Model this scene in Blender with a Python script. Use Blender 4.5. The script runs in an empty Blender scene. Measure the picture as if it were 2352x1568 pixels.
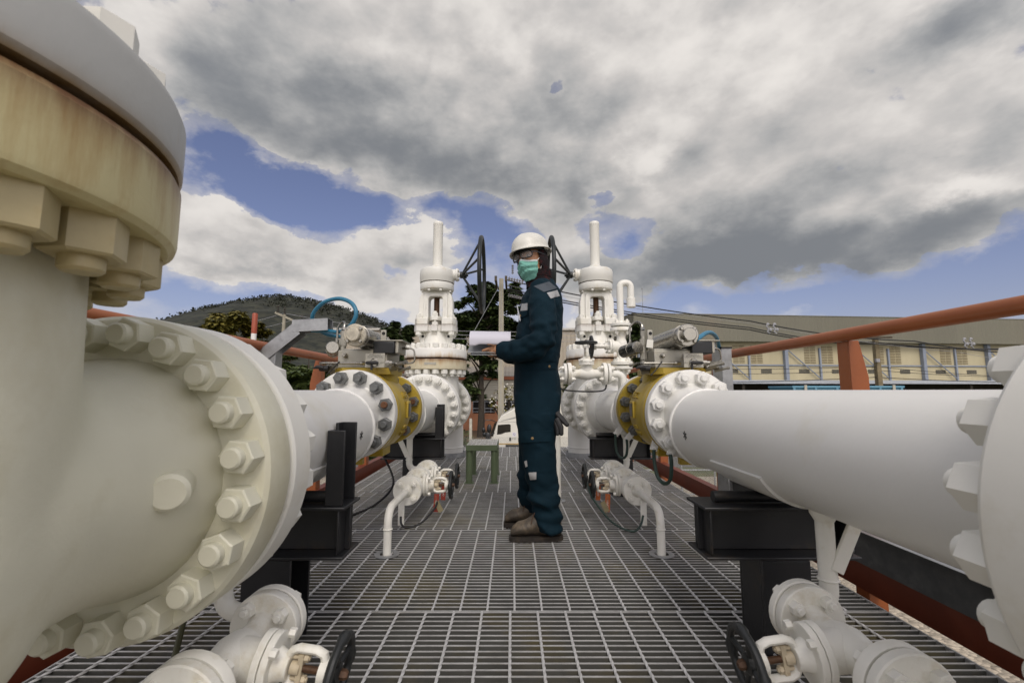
import bpy, math, random
from mathutils import Vector, Matrix, noise
R = math.radians
PI = math.pi
random.seed(7)
sc = bpy.context.scene
col = sc.collection
V = Vector

# ------------------------------------------------------------------ camera
CAMZ = 0.79
FPX = 1030.0
PITCH = math.atan((897 - 784) / FPX)
cd = bpy.data.cameras.new('camera')
cam = bpy.data.objects.new('camera', cd)
col.objects.link(cam)
cd.sensor_width = 36
cd.lens = 36 * FPX / 2352
cd.clip_start = 0.02
cd.clip_end = 5000
cam.location = (0, 0, CAMZ)
cam.rotation_euler = (PI / 2 + PITCH, 0, 0)
cd.dof.use_dof = True
cd.dof.focus_distance = 2.5
cd.dof.aperture_fstop = 7.1
sc.camera = cam


def ray(x, y):
    u = (784 - y) / FPX
    return V(((x - 1176) / FPX, math.cos(PITCH) - u * math.sin(PITCH), math.sin(PITCH) + u * math.cos(PITCH)))


def at(x, y, Y):
    """point of the photograph at depth Y"""
    d = ray(x, y)
    return V((0, 0, CAMZ)) + d * (Y / d.y)


# ------------------------------------------------------------------ mesh builder
def frame(axis):
    a = V(axis).normalized()
    t = V((0, 0, 1)) if abs(a.z) < 0.9 else V((1, 0, 0))
    u = t.cross(a).normalized()
    return u, a.cross(u).normalized(), a


class MB:
    def __init__(s):
        s.v, s.f, s.mi, s.cur = [], [], [], 0

    def add(s, vs, fs):
        n = len(s.v)
        s.v.extend([tuple(p) for p in vs])
        s.f.extend([tuple(i + n for i in f) for f in fs])
        s.mi.extend([s.cur] * len(fs))
        return s

    def box(s, c, d, rot=None):
        hx, hy, hz = d[0] / 2, d[1] / 2, d[2] / 2
        vs = [V((x, y, z)) for x in (-hx, hx) for y in (-hy, hy) for z in (-hz, hz)]
        if rot is not None:
            vs = [rot @ p for p in vs]
        c = V(c)
        return s.add([p + c for p in vs], [(0, 1, 3, 2), (4, 6, 7, 5), (0, 4, 5, 1), (2, 3, 7, 6), (0, 2, 6, 4), (1, 5, 7, 3)])

    def bb(s, a, b):
        """box from corner to corner"""
        a, b = V(a), V(b)
        return s.box((a + b) / 2, [abs(q) for q in (b - a)])

    def lathe(s, prof, o=(0, 0, 0), axis=(0, 0, 1), seg=32, ph=0, rx=1, ry=1):
        u, w, a = frame(axis)
        o = V(o)
        rings = []
        vs = []
        for r, t in prof:
            if r < 1e-6:
                rings.append([len(vs)])
                vs.append(o + a * t)
            else:
                st = len(vs)
                for i in range(seg):
                    q = ph + 2 * PI * i / seg
                    vs.append(o + a * t + u * (r * rx * math.cos(q)) + w * (r * ry * math.sin(q)))
                rings.append(list(range(st, st + seg)))
        fs = []
        for k in range(len(rings) - 1):
            A, B = rings[k], rings[k + 1]
            if len(A) == 1 and len(B) == 1:
                continue
            for i in range(seg):
                j = (i + 1) % seg
                if len(A) == 1:
                    fs.append((A[0], B[j], B[i]))
                elif len(B) == 1:
                    fs.append((A[i], A[j], B[0]))
                else:
                    fs.append((A[i], A[j], B[j], B[i]))
        if len(rings[0]) > 1:
            fs.append(tuple(reversed(rings[0])))
        if len(rings[-1]) > 1:
            fs.append(tuple(rings[-1]))
        return s.add(vs, fs)

    def cyl(s, p0, p1, r, r2=None, seg=20, bev=0):
        p0, p1 = V(p0), V(p1)
        L = (p1 - p0).length
        r2 = r if r2 is None else r2
        if bev:
            pr = [(r - bev, 0), (r, bev), (r2, L - bev), (r2 - bev, L)]
        else:
            pr = [(r, 0), (r2, L)]
        return s.lathe(pr, p0, p1 - p0, seg)

    def ring(s, o, axis, r0, r1, h, seg=40, bev=0.0):
        """disc with a hole (or r0=0), from o along axis by h"""
        if r0 <= 0:
            return s.lathe([(r1 - bev, 0), (r1, bev), (r1, h - bev), (r1 - bev, h)], o, axis, seg)
        u, w, a = frame(axis)
        o = V(o)
        pr = [(r0, 0), (r1 - bev, 0), (r1, bev), (r1, h - bev), (r1 - bev, h), (r0, h)]
        vs = []
        for r, t in pr:
            for i in range(seg):
                q = 2 * PI * i / seg
                vs.append(o + a * t + u * (r * math.cos(q)) + w * (r * math.sin(q)))
        fs = []
        n = len(pr)
        for k in range(n):
            for i in range(seg):
                j = (i + 1) % seg
                fs.append((k * seg + i, k * seg + j, ((k + 1) % n) * seg + j, ((k + 1) % n) * seg + i))
        return s.add(vs, fs)

    def tube(s, pts, r, seg=10, closed=False, twist=0.0, rx=1.0):
        pts = [V(p) for p in pts]
        n = len(pts)
        tans = []
        for i in range(n):
            if closed:
                t = pts[(i + 1) % n] - pts[i - 1]
            else:
                t = pts[min(i + 1, n - 1)] - pts[max(i - 1, 0)]
            tans.append(t.normalized())
        u, w, a = frame(tans[0])
        vs = []
        for i in range(n):
            t = tans[i]
            u = (u - t * u.dot(t)).normalized()
            w = t.cross(u)
            rr = r[i] if isinstance(r, (list, tuple)) else r
            for k in range(seg):
                q = 2 * PI * k / seg + twist * i
                vs.append(pts[i] + u * (rr * rx * math.cos(q)) + w * (rr * math.sin(q)))
        fs = []
        for i in range(n if closed else n - 1):
            for k in range(seg):
                l = (k + 1) % seg
                j = (i + 1) % n
                fs.append((i * seg + k, i * seg + l, j * seg + l, j * seg + k))
        if not closed:
            fs.append(tuple(reversed(range(seg))))
            fs.append(tuple(range((n - 1) * seg, n * seg)))
        return s.add(vs, fs)

    def torus(s, c, axis, Rr, r, seg=40, sub=10):
        u, w, a = frame(axis)
        c = V(c)
        return s.tube([c + u * (Rr * math.cos(2 * PI * i / seg)) + w * (Rr * math.sin(2 * PI * i / seg)) for i in range(seg)], r, sub, closed=True)

    def ell(s, c, rad, rot=None, seg=20, rings=12):
        vs, fs = [], []
        c = V(c)
        for i in range(rings + 1):
            th = PI * i / rings
            for k in range(seg):
                q = 2 * PI * k / seg
                p = V((rad[0] * math.sin(th) * math.cos(q), rad[1] * math.sin(th) * math.sin(q), rad[2] * math.cos(th)))
                vs.append(c + (rot @ p if rot is not None else p))
        for i in range(rings):
            for k in range(seg):
                l = (k + 1) % seg
                fs.append((i * seg + k, (i + 1) * seg + k, (i + 1) * seg + l, i * seg + l))
        return s.add(vs, fs)

    def loft(s, rings, cap=True):
        n = len(rings[0])
        vs = [p for r in rings for p in r]
        fs = []
        for k in range(len(rings) - 1):
            for i in range(n):
                j = (i + 1) % n
                fs.append((k * n + i, k * n + j, (k + 1) * n + j, (k + 1) * n + i))
        if cap:
            fs.append(tuple(reversed(range(n))))
            fs.append(tuple(range((len(rings) - 1) * n, len(rings) * n)))
        return s.add(vs, fs)

    def prism(s, poly, o, ux, uy, h):
        """polygon (2D) in plane ux,uy at o, thickened along ux x uy by h"""
        ux, uy, o = V(ux), V(uy), V(o)
        nrm = ux.cross(uy).normalized() * h
        b = [o + ux * x + uy * y for x, y in poly]
        n = len(b)
        fs = [tuple(reversed(range(n))), tuple(range(n, 2 * n))]
        for i in range(n):
            j = (i + 1) % n
            fs.append((i, j, n + j, n + i))
        return s.add(b + [p + nrm for p in b], fs)

    def mesh(s, name, mats, sharp=35):
        me = bpy.data.meshes.new(name)
        me.from_pydata(s.v, [], s.f)
        mats = mats if isinstance(mats, (list, tuple)) else [mats]
        for m in mats:
            me.materials.append(m)
        if len(mats) > 1:
            me.polygons.foreach_set('material_index', s.mi)
        me.validate()
        fixn(me)
        if sharp is not None:
            me.shade_smooth()
            me.set_sharp_from_angle(angle=R(sharp))
        me.update()
        return me

    def build(s, name, mats, parent=None, sharp=35, bevel=0, loc=None, rot=None):
        return put(name, s.mesh(name, mats, sharp), parent, bevel, loc, rot)


def fixn(me):
    import bmesh
    bm = bmesh.new()
    bm.from_mesh(me)
    bmesh.ops.recalc_face_normals(bm, faces=bm.faces)
    bm.to_mesh(me)
    bm.free()


def put(name, me, parent=None, bevel=0, loc=None, rot=None):
    o = bpy.data.objects.new(name, me)
    col.objects.link(o)
    if parent is not None:
        o.parent = parent
    if loc is not None:
        o.location = loc
    if rot is not None:
        o.rotation_euler = rot
    if bevel:
        b = o.modifiers.new('bevel', 'BEVEL')
        b.width = bevel
        b.segments = 2
        b.limit_method = 'ANGLE'
        b.angle_limit = R(40)
    return o


def tag(o, label=None, cat=None, group=None, kind=None):
    if label: o['label'] = label
    if cat: o['category'] = cat
    if group: o['group'] = group
    if kind: o['kind'] = kind
    return o


def thing(name, label, cat, loc=(0, 0, 0), rz=0, group=None):
    o = bpy.data.objects.new(name, None)
    o.empty_display_size = 0.1
    col.objects.link(o)
    o.location = loc
    o.rotation_euler = (0, 0, rz)
    return tag(o, label, cat, group)


def kids(o):
    return [c for c in bpy.data.objects if c.parent == o]


def copy_tree(o, parent=None):
    c = o.copy()
    col.objects.link(c)
    c.parent = parent
    for ch in kids(o):
        copy_tree(ch, c)
    return c


def remesh(mb, voxel, smooth=4, mats=(), name='body', fac=0.5):
    me = mb.mesh('tmp', list(mats), None)
    o = bpy.data.objects.new('tmp', me)
    col.objects.link(o)
    m = o.modifiers.new('r', 'REMESH')
    m.mode = 'VOXEL'
    m.voxel_size = voxel
    m.use_smooth_shade = True
    if smooth:
        q = o.modifiers.new('s', 'SMOOTH')
        q.iterations = smooth
        q.factor = fac
    dg = bpy.context.evaluated_depsgraph_get()
    dg.update()
    out = bpy.data.meshes.new_from_object(o.evaluated_get(dg))
    out.name = name
    bpy.data.objects.remove(o)
    out.shade_smooth()
    if not out.materials:
        for mm in mats:
            out.materials.append(mm)
    return out


def text(name, s, size, mat, parent, o, ux, uy, thick=0.001, align='CENTER', sx=1.0):
    """raised or painted lettering laid on the plane ux, uy at o"""
    c = bpy.data.curves.new(name, 'FONT')
    c.body = s
    c.size = size
    c.extrude = thick
    c.align_x = align
    c.align_y = 'CENTER'
    c.resolution_u = 3
    tmp = bpy.data.objects.new('tmp', c)
    col.objects.link(tmp)
    dg = bpy.context.evaluated_depsgraph_get()
    dg.update()
    me = bpy.data.meshes.new_from_object(tmp.evaluated_get(dg))
    bpy.data.objects.remove(tmp)
    me.name = name
    ux, uy = V(ux).normalized(), V(uy).normalized()
    n = ux.cross(uy)
    for v in me.vertices:
        p = v.co.copy()
        v.co = V(o) + ux * p.x * sx + uy * p.y + n * p.z
    me.materials.clear()
    me.materials.append(mat)
    return put(name, me, parent)


# ------------------------------------------------------------------ materials
def mat(name, base, rough=0.5, metal=0.0, var=0.08, vs=6.0, bump=0.0, bs=80.0, tint=None, tint_amt=0.0, tint_s=3.0,
        rust=0.0, rust_s=9.0, rust_col=(0.16, 0.06, 0.02), spec=0.5, stretch=(1, 1, 1), coat=0.0, rvar=0.0):
    m = bpy.data.materials.new(name)
    m.use_nodes = True
    nt = m.node_tree
    N, L = nt.nodes, nt.links
    b = N['Principled BSDF']
    b.inputs['Roughness'].default_value = rough
    b.inputs['Metallic'].default_value = metal
    b.inputs['Specular IOR Level'].default_value = spec
    b.inputs['Coat Weight'].default_value = coat
    tc = N.new('ShaderNodeTexCoord')
    mp = N.new('ShaderNodeMapping')
    mp.inputs['Scale'].default_value = stretch
    L.new(tc.outputs['Object'], mp.inputs[0])
    vec = mp.outputs[0]

    def nz(scale, detail=5, rough_=0.6):
        n = N.new('ShaderNodeTexNoise')
        n.inputs['Scale'].default_value = scale
        n.inputs['Detail'].default_value = detail
        n.inputs['Roughness'].default_value = rough_
        L.new(vec, n.inputs['Vector'])
        return n.outputs['Fac']

    def ramp(src, a, c, ca=(0, 0, 0, 1), cb=(1, 1, 1, 1)):
        r = N.new('ShaderNodeValToRGB')
        r.color_ramp.elements[0].position = a
        r.color_ramp.elements[1].position = c
        r.color_ramp.elements[0].color = ca
        r.color_ramp.elements[1].color = cb
        L.new(src, r.inputs[0])
        return r.outputs[0]

    def mix(f, a, c):
        x = N.new('ShaderNodeMix')
        x.data_type = 'RGBA'
        if isinstance(f, float):
            x.inputs[0].default_value = f
        else:
            L.new(f, x.inputs[0])
        for s_, q in ((6, a), (7, c)):
            if isinstance(q, tuple):
                x.inputs[s_].default_value = (*q, 1)
            else:
                L.new(q, x.inputs[s_])
        return x.outputs[2]
    lo = tuple(max(0, c * (1 - var)) for c in base)
    hi = tuple(min(1, c * (1 + var)) for c in base)
    c = mix(ramp(nz(vs), 0.3, 0.7), lo, hi)
    if tint:
        f = ramp(nz(tint_s, 6, 0.65), 0.62 - 0.3 * tint_amt, 0.85)
        c = mix(f, c, tint)
    rm = None
    if rust:
        rm = ramp(nz(rust_s, 8, 0.7), 0.78 - 0.28 * rust, 0.84 - 0.26 * rust)
        c = mix(rm, c, rust_col)
    L.new(c, b.inputs['Base Color'])
    if rvar:
        rr = N.new('ShaderNodeMapRange')
        rr.inputs[3].default_value = max(0.02, rough - rvar)
        rr.inputs[4].default_value = min(1, rough + rvar)
        L.new(nz(vs * 2.3), rr.inputs[0])
        L.new(rr.outputs[0], b.inputs['Roughness'])
    if bump:
        bp = N.new('ShaderNodeBump')
        bp.inputs['Strength'].default_value = bump
        bp.inputs['Distance'].default_value = 0.01
        L.new(nz(bs, 4), bp.inputs['Height'])
        L.new(bp.outputs[0], b.inputs['Normal'])
    m['parts'] = 1
    return m


M = {}
M['white'] = mat('white_paint', (0.74, 0.73, 0.665), 0.42, var=0.035, vs=3, bump=0.05, bs=35, tint=(0.55, 0.50, 0.37), tint_amt=0.22, tint_s=4, rust=0.10, rust_s=26, rust_col=(0.3, 0.17, 0.07), rvar=0.08)
M['white_line'] = mat('white_pipe_paint', (0.70, 0.695, 0.655), 0.36, var=0.03, vs=2.5, bump=0.05, bs=30, tint=(0.60, 0.57, 0.46), tint_amt=0.1, tint_s=3, rust=0.03, rust_s=34, rust_col=(0.3, 0.18, 0.08), rvar=0.08)
M['cream'] = mat('cream_paint', (0.66, 0.645, 0.51), 0.42, var=0.06, vs=2.2, bump=0.10, bs=40, tint=(0.47, 0.42, 0.25), tint_amt=0.35, tint_s=2.5, rust=0.06, rust_s=30, rust_col=(0.25, 0.12, 0.05), rvar=0.08)
M['white_grub'] = mat('weathered_white_paint', (0.80, 0.785, 0.71), 0.45, var=0.05, vs=8, bump=0.10, bs=120, tint=(0.55, 0.48, 0.32), tint_amt=0.2, tint_s=12, rust=0.16, rust_s=30, rust_col=(0.16, 0.07, 0.03))
M['stained'] = None
M['yellow'] = mat('yellow_paint', (0.40, 0.285, 0.034), 0.42, var=0.08, vs=5, bump=0.04, bs=50, tint=(0.30, 0.17, 0.015), tint_amt=0.3, tint_s=7, rust=0.12, rust_s=24, rust_col=(0.10, 0.045, 0.015))
M['greybolt'] = mat('grey_bolt_steel', (0.17, 0.175, 0.17), 0.42, metal=0.55, var=0.2, vs=40, bump=0.1, bs=150, rust=0.14, rust_s=60, rust_col=(0.10, 0.045, 0.02))
M['rustbolt'] = mat('rusted_stud_end', (0.13, 0.055, 0.022), 0.8, var=0.4, vs=90, bump=0.3, bs=200)
M['black'] = mat('black_steel_paint', (0.012, 0.0125, 0.014), 0.42, var=0.2, vs=10, bump=0.06, bs=60, tint=(0.05, 0.035, 0.02), tint_amt=0.15, tint_s=9, rust=0.05, rust_s=18, rust_col=(0.10, 0.06, 0.03))
M['wheelblack'] = mat('worn_black_handwheel_paint', (0.015, 0.017, 0.017), 0.45, var=0.2, vs=20, bump=0.08, bs=90, rust=0.30, rust_s=22, rust_col=(0.085, 0.03, 0.015))
M['bigwheel'] = mat('dark_green_black_paint', (0.006, 0.009, 0.0085), 0.45, var=0.15, vs=8)
M['orange'] = mat('orange_rail_paint', (0.285, 0.080, 0.020), 0.42, var=0.1, vs=4, bump=0.05, bs=60, tint=(0.27, 0.085, 0.03), tint_amt=0.3, tint_s=5, rust=0.04, rust_s=25)
M['redbeam'] = mat('red_oxide_paint', (0.15, 0.03, 0.012), 0.5, var=0.15, vs=5, bump=0.05, bs=60, tint=(0.2, 0.06, 0.03), tint_amt=0.2)
M['galv'] = mat('galvanised_steel', (0.33, 0.34, 0.345), 0.45, metal=0.55, var=0.22, vs=14, bump=0.03, bs=60, tint=(0.18, 0.18, 0.18), tint_amt=0.2, tint_s=22, rust=0.06, rust_s=12, rust_col=(0.15, 0.06, 0.02))
M['galv_dark'] = mat('dull_galvanised_steel', (0.075, 0.078, 0.08), 0.5, metal=0.3, var=0.25, vs=16, tint=(0.15, 0.155, 0.16), tint_amt=0.25, tint_s=12)
M['steel'] = mat('stainless_steel', (0.34, 0.325, 0.285), 0.27, metal=1.0, var=0.05, vs=25, rvar=0.03, stretch=(1, .15, 1))
M['steel_dull'] = mat('brushed_steel_plate', (0.40, 0.385, 0.33), 0.5, metal=0.6, var=0.08, vs=20, tint=(0.36, 0.31, 0.2), tint_amt=0.25, tint_s=10)
M['castcap'] = mat('cast_aluminium', (0.50, 0.46, 0.37), 0.55, metal=0.5, var=0.25, vs=40, bump=0.25, bs=140, tint=(0.2, 0.17, 0.1), tint_amt=0.25, tint_s=40)
M['rubber'] = mat('black_rubber', (0.014, 0.014, 0.014), 0.6, var=0.2, vs=30)
M['plastic'] = mat('black_plastic', (0.011, 0.012, 0.013), 0.35, var=0.15, vs=20)
M['greencable'] = mat('dark_green_cable_sheath', (0.02, 0.045, 0.035), 0.5, var=0.2, vs=30)
M['bluehose'] = mat('blue_hose', (0.025, 0.16, 0.26), 0.4, var=0.1, vs=15, bump=0.03, bs=80)
M['redtag'] = mat('red_tag', (0.26, 0.035, 0.02), 0.5, var=0.1, vs=30)
M['orangetag'] = mat('orange_tag', (0.42, 0.11, 0.03), 0.5, var=0.1, vs=30)
M['brasstag'] = mat('dull_brass_tag', (0.30, 0.26, 0.15), 0.5, metal=0.3, var=0.15, vs=30)
M['rusty'] = mat('rusty_thread', (0.085, 0.042, 0.02), 0.55, metal=0.3, var=0.35, vs=60, bump=0.1, bs=200)
M['green'] = mat('green_step_paint', (0.085, 0.115, 0.06), 0.5, var=0.12, vs=8, bump=0.05, bs=60, rust=0.08, rust_s=20)
M['dark'] = mat('dark_recess', (0.012, 0.012, 0.012), 0.8)
M['gasket'] = mat('rusty_gasket', (0.035, 0.016, 0.008), 0.8, var=0.5, vs=20)
M['black_ink'] = mat('black_ink', (0.01, 0.01, 0.012), 0.6)
M['white_ink'] = mat('white_lettering', (0.75, 0.73, 0.7), 0.5)


def stained_mat(name, base, stain, z0, z1, amt, rusty=(0.11, 0.046, 0.012), sc_=14.0, pw=6.0):
    """paint with rust that has run down from a joint at object height z1 towards z0"""
    m = mat(name, base, 0.45, var=0.05, vs=3, bump=0.08, bs=45)
    nt = m.node_tree
    N, L = nt.nodes, nt.links
    b = N['Principled BSDF']
    old = b.inputs['Base Color'].links[0].from_socket
    tc = N.new('ShaderNodeTexCoord')
    sp = N.new('ShaderNodeSeparateXYZ')
    L.new(tc.outputs['Object'], sp.inputs[0])
    mr = N.new('ShaderNodeMapRange')
    mr.inputs[1].default_value, mr.inputs[2].default_value = z0, z1
    L.new(sp.outputs[2], mr.inputs[0])
    mp = N.new('ShaderNodeMapping')
    mp.inputs['Scale'].default_value = (1, 1, 0.12)
    L.new(tc.outputs['Object'], mp.inputs[0])
    n = N.new('ShaderNodeTexNoise')
    n.inputs['Scale'].default_value = sc_
    n.inputs['Detail'].default_value = 7
    n.inputs['Roughness'].default_value = 0.7
    L.new(mp.outputs[0], n.inputs['Vector'])
    n2 = N.new('ShaderNodeTexNoise')
    n2.inputs['Scale'].default_value = 3.0
    n2.inputs['Detail'].default_value = 4
    L.new(tc.outputs['Object'], n2.inputs['Vector'])

    def math_(op, a, c, clamp=False):
        x = N.new('ShaderNodeMath')
        x.operation = op
        x.use_clamp = clamp
        for i, q in enumerate((a, c)):
            if isinstance(q, (int, float)):
                x.inputs[i].default_value = q
            else:
                L.new(q, x.inputs[i])
        return x.outputs[0]

    def mixc(f, a, c):
        x = N.new('ShaderNodeMix')
        x.data_type = 'RGBA'
        L.new(f, x.inputs[0])
        for s_, q in ((6, a), (7, c)):
            if isinstance(q, tuple):
                x.inputs[s_].default_value = (*q, 1)
            else:
                L.new(q, x.inputs[s_])
        return x.outputs[2]
    h = mr.outputs[0]
    run = math_('MULTIPLY_ADD', h, 0.75)
    run.node.inputs[2].default_value = -0.55 + amt
    f1 = math_('ADD', run, math_('MULTIPLY', math_('ADD', math_('ADD', n.outputs[0], n2.outputs[0]), -1.0), 2.2), True)
    c1 = mixc(f1, old, stain)
    h3 = math_('POWER', h, pw)
    f2 = math_('MULTIPLY', h3, math_('MULTIPLY', n.outputs[0], 2.0), True)
    c2 = mixc(f2, c1, rusty)
    L.new(c2, b.inputs['Base Color'])
    return m
# ------------------------------------------------------------------ sky, sun
def build_world():
    w = bpy.data.worlds.new('World')
    sc.world = w
    w.use_nodes = True
    nt = w.node_tree
    N, L = nt.nodes, nt.links
    N.clear()

    def lk(a, s):
        if isinstance(a, (int, float)):
            s.default_value = a
        else:
            L.new(a, s)

    def mt(op, a, b=0.0, c=None, clamp=False):
        x = N.new('ShaderNodeMath')
        x.operation = op
        x.use_clamp = clamp
        lk(a, x.inputs[0])
        lk(b, x.inputs[1])
        if c is not None:
            lk(c, x.inputs[2])
        return x.outputs[0]

    def mixc(f, a, b, kind='MIX'):
        x = N.new('ShaderNodeMix')
        x.data_type = 'RGBA'
        x.blend_type = kind
        lk(f, x.inputs[0])
        for s_, q in ((6, a), (7, b)):
            if isinstance(q, tuple):
                x.inputs[s_].default_value = (*q, 1)
            else:
                L.new(q, x.inputs[s_])
        return x.outputs[2]

    def smooth(x, a, b, lo=0.0, hi=1.0):
        r = N.new('ShaderNodeMapRange')
        r.interpolation_type = 'SMOOTHSTEP'
        lk(x, r.inputs[0])
        r.inputs[1].default_value, r.inputs[2].default_value = a, b
        r.inputs[3].default_value, r.inputs[4].default_value = lo, hi
        return r.outputs[0]
    tc = N.new('ShaderNodeTexCoord')
    d = tc.outputs['Generated']
    sp = N.new('ShaderNodeSeparateXYZ')
    L.new(d, sp.inputs[0])
    az = mt('ARCTAN2', sp.outputs[0], sp.outputs[1])
    el = mt('ARCSINE', sp.outputs[2])

    def noise_(scale, detail, rough, zs=1.9, off=0.0, dist=0.0):
        mp = N.new('ShaderNodeMapping')
        mp.inputs['Scale'].default_value = (1, 1, zs)
        mp.inputs['Location'].default_value = (off, off * 0.7, off * 1.3)
        L.new(d, mp.inputs[0])
        n = N.new('ShaderNodeTexNoise')
        n.inputs['Scale'].default_value = scale
        n.inputs['Detail'].default_value = detail
        n.inputs['Roughness'].default_value = rough
        n.inputs['Distortion'].default_value = dist
        L.new(mp.outputs[0], n.inputs['Vector'])
        return n

    def fbm(vec, scale, detail, rough, off, dist=0.0, zs=1.7):
        mp = N.new('ShaderNodeMapping')
        mp.inputs['Scale'].default_value = (1, 1, zs)
        mp.inputs['Location'].default_value = (off, off * 0.7, off * 1.3)
        L.new(vec, mp.inputs[0])
        n = N.new('ShaderNodeTexNoise')
        n.inputs['Scale'].default_value = scale
        n.inputs['Detail'].default_value = detail
        n.inputs['Roughness'].default_value = rough
        n.inputs['Distortion'].default_value = dist
        L.new(mp.outputs[0], n.inputs['Vector'])
        return n

    def shifted(v):
        x = N.new('ShaderNodeVectorMath')
        x.operation = 'ADD'
        L.new(d, x.inputs[0])
        x.inputs[1].default_value = v
        return x.outputs[0]

    def body(vec):
        """height field of the cloud billows"""
        a = fbm(vec, 3.4, 7, 0.55, 3.1).outputs['Fac']
        b = fbm(vec, 9.5, 6, 0.58, 7.7, 0.0, 1.5).outputs['Fac']
        v = N.new('ShaderNodeTexVoronoi')
        v.feature = 'F1'
        v.inputs['Scale'].default_value = 9.0
        w_ = fbm(vec, 7.0, 4, 0.6, 4.4)
        vm = N.new('ShaderNodeVectorMath')
        vm.operation = 'MULTIPLY_ADD'
        L.new(w_.outputs['Color'], vm.inputs[0])
        vm.inputs[1].default_value = (0.16, 0.16, 0.16)
        L.new(vec, vm.inputs[2])
        L.new(vm.outputs[0], v.inputs['Vector'])
        puff = mt('SUBTRACT', 0.5, v.outputs['Distance'])
        return a, b, puff
    a0_, b0_, p0_ = body(d)
    ev = V((-0.015, 0.0, 0.05))
    a1_, b1_, p1_ = body(shifted(ev))
    n3 = fbm(d, 1.9, 3, 0.5, 1.3).outputs['Fac']
    sv = N.new('ShaderNodeSeparateColor')
    L.new(fbm(d, 5.0, 7, 0.62, 5.5).outputs['Color'], sv.inputs[0])
    azw = mt('ADD', az, mt('MULTIPLY', mt('SUBTRACT', sv.outputs[0], 0.5), 0.20))
    elw = mt('ADD', el, mt('MULTIPLY', mt('SUBTRACT', sv.outputs[1], 0.5), 0.15))

    def blobs(lst, a, e):
        tot = None
        for (x, y, rx, ry, wt) in lst:
            q = ray(x, y)
            a0 = math.atan2(q.x, q.y)
            e0 = math.asin(q.z / q.length)
            k = 1030.0 * (q.length ** 1.5)
            g = mt('ADD', mt('POWER', mt('MULTIPLY', mt('SUBTRACT', a, a0), k / rx), 2.0), mt('POWER', mt('MULTIPLY', mt('SUBTRACT', e, e0), k / ry), 2.0))
            t = mt('MULTIPLY', mt('EXPONENT', mt('MULTIPLY', g, -1.0)), wt)
            tot = t if tot is None else mt('ADD', tot, t)
        return tot
    dens = blobs([
        (820, 190, 480, 230, 1.0), (1090, 330, 280, 150, 0.8), (620, 260, 240, 110, 0.5),
        (1750, 200, 640, 260, 1.0), (1900, 530, 420, 110, 1.0), (1640, 600, 170, 70, 0.6), (2250, 330, 260, 170, 0.7),
        (450, 500, 115, 95, 1.4), (600, 590, 200, 66, 1.25), (760, 625, 150, 55, 0.9), (950, 550, 120, 62, 1.35), (870, 680, 150, 55, 0.9),
        (1330, 630, 120, 60, 0.6), (1400, 370, 150, 120, 0.6), (1770, 722, 110, 18, 0.9), (2010, 705, 50, 16, 0.6), (1470, 650, 70, 45, 0.5), (2280, 600, 60, 18, 0.5),
        (560, 450, 130, 52, -1.5), (500, 360, 100, 45, -1.3), (690, 455, 90, 48, -1.5), (830, 478, 130, 32, -1.3), (1110, 515, 100, 55, -1.6), (600, 395, 90, 30, -0.6), (1010, 470, 60, 20, -0.7),
        (900, 610, 70, 30, -0.6), (1180, 560, 60, 50, -0.3), (1250, 470, 120, 60, 0.5),
        (1400, 40, 520, 90, 0.45), (1275, 200, 28, 28, -0.75), (1372, 440, 46, 24, -0.95), (1462, 562, 42, 34, -0.75),
        (2060, 690, 420, 55, -1.3), (2280, 600, 170, 80, -1.3), (1800, 690, 200, 40, -0.5), (560, 690, 300, 34, -0.6), (440, 640, 80, 40, -0.5), (1560, 690, 120, 30, -0.5),
    ], azw, elw)
    base = mt('MULTIPLY_ADD', mt('SUBTRACT', a0_, 0.5), 1.35, 0.30)
    det = mt('ADD', mt('MULTIPLY', mt('SUBTRACT', b0_, 0.5), 1.25), mt('MULTIPLY', p0_, 0.85))
    den = mt('ADD', mt('ADD', base, dens), det)
    mask = smooth(den, 0.30, 0.60)
    wisp = smooth(den, -0.35, 0.6, 0.0, 0.55)
    mask = mt('MAXIMUM', mask, wisp)
    shade = blobs([
        (740, 255, 370, 140, 0.52), (470, 200, 110, 130, 0.40), (1000, 385, 270, 100, 0.46), (600, 40, 160, 60, 0.08), (1120, 445, 150, 55, 0.25), (1280, 300, 70, 90, 0.22), (1310, 455, 110, 55, 0.22),
        (2240, 50, 190, 90, 0.62), (1900, 575, 420, 95, 0.80), (1590, 590, 180, 75, 0.48), (1850, 440, 320, 60, 0.30), (1800, 330, 350, 60, 0.12), (1400, 640, 110, 40, 0.25), (640, 635, 200, 16, 0.20), (960, 588, 100, 16, 0.2),
        (1175, 130, 45, 100, -0.28), (1485, 370, 65, 42, -0.55), (2225, 442, 110, 34, -0.60), (1650, 130, 200, 90, -0.12), (1000, 60, 150, 60, -0.08),
        (450, 480, 90, 70, -0.50), (640, 575, 170, 40, -0.35), (960, 520, 90, 38, -0.50), (880, 680, 130, 40, -0.35), (1790, 722, 120, 18, -0.4),
    ], azw, elw)
    rel = mt('ADD', mt('MULTIPLY', mt('SUBTRACT', a1_, a0_), 1.25), mt('ADD', mt('MULTIPLY', mt('SUBTRACT', b1_, b0_), 0.42), mt('MULTIPLY', mt('SUBTRACT', p1_, p0_), 0.50)))
    sh = mt('ADD', mt('ADD', shade, 0.0), rel)
    sh = mt('ADD', sh, mt('MULTIPLY', mt('SUBTRACT', n3, 0.5), 0.28))
    sh = mt('ADD', sh, mt('MULTIPLY', mt('SUBTRACT', mt('MINIMUM', den, 1.2), 0.8), 0.30))
    thick = smooth(sh, -0.45, 0.98)
    cr = N.new('ShaderNodeValToRGB')
    L.new(thick, cr.inputs[0])
    e = cr.color_ramp.elements
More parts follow.
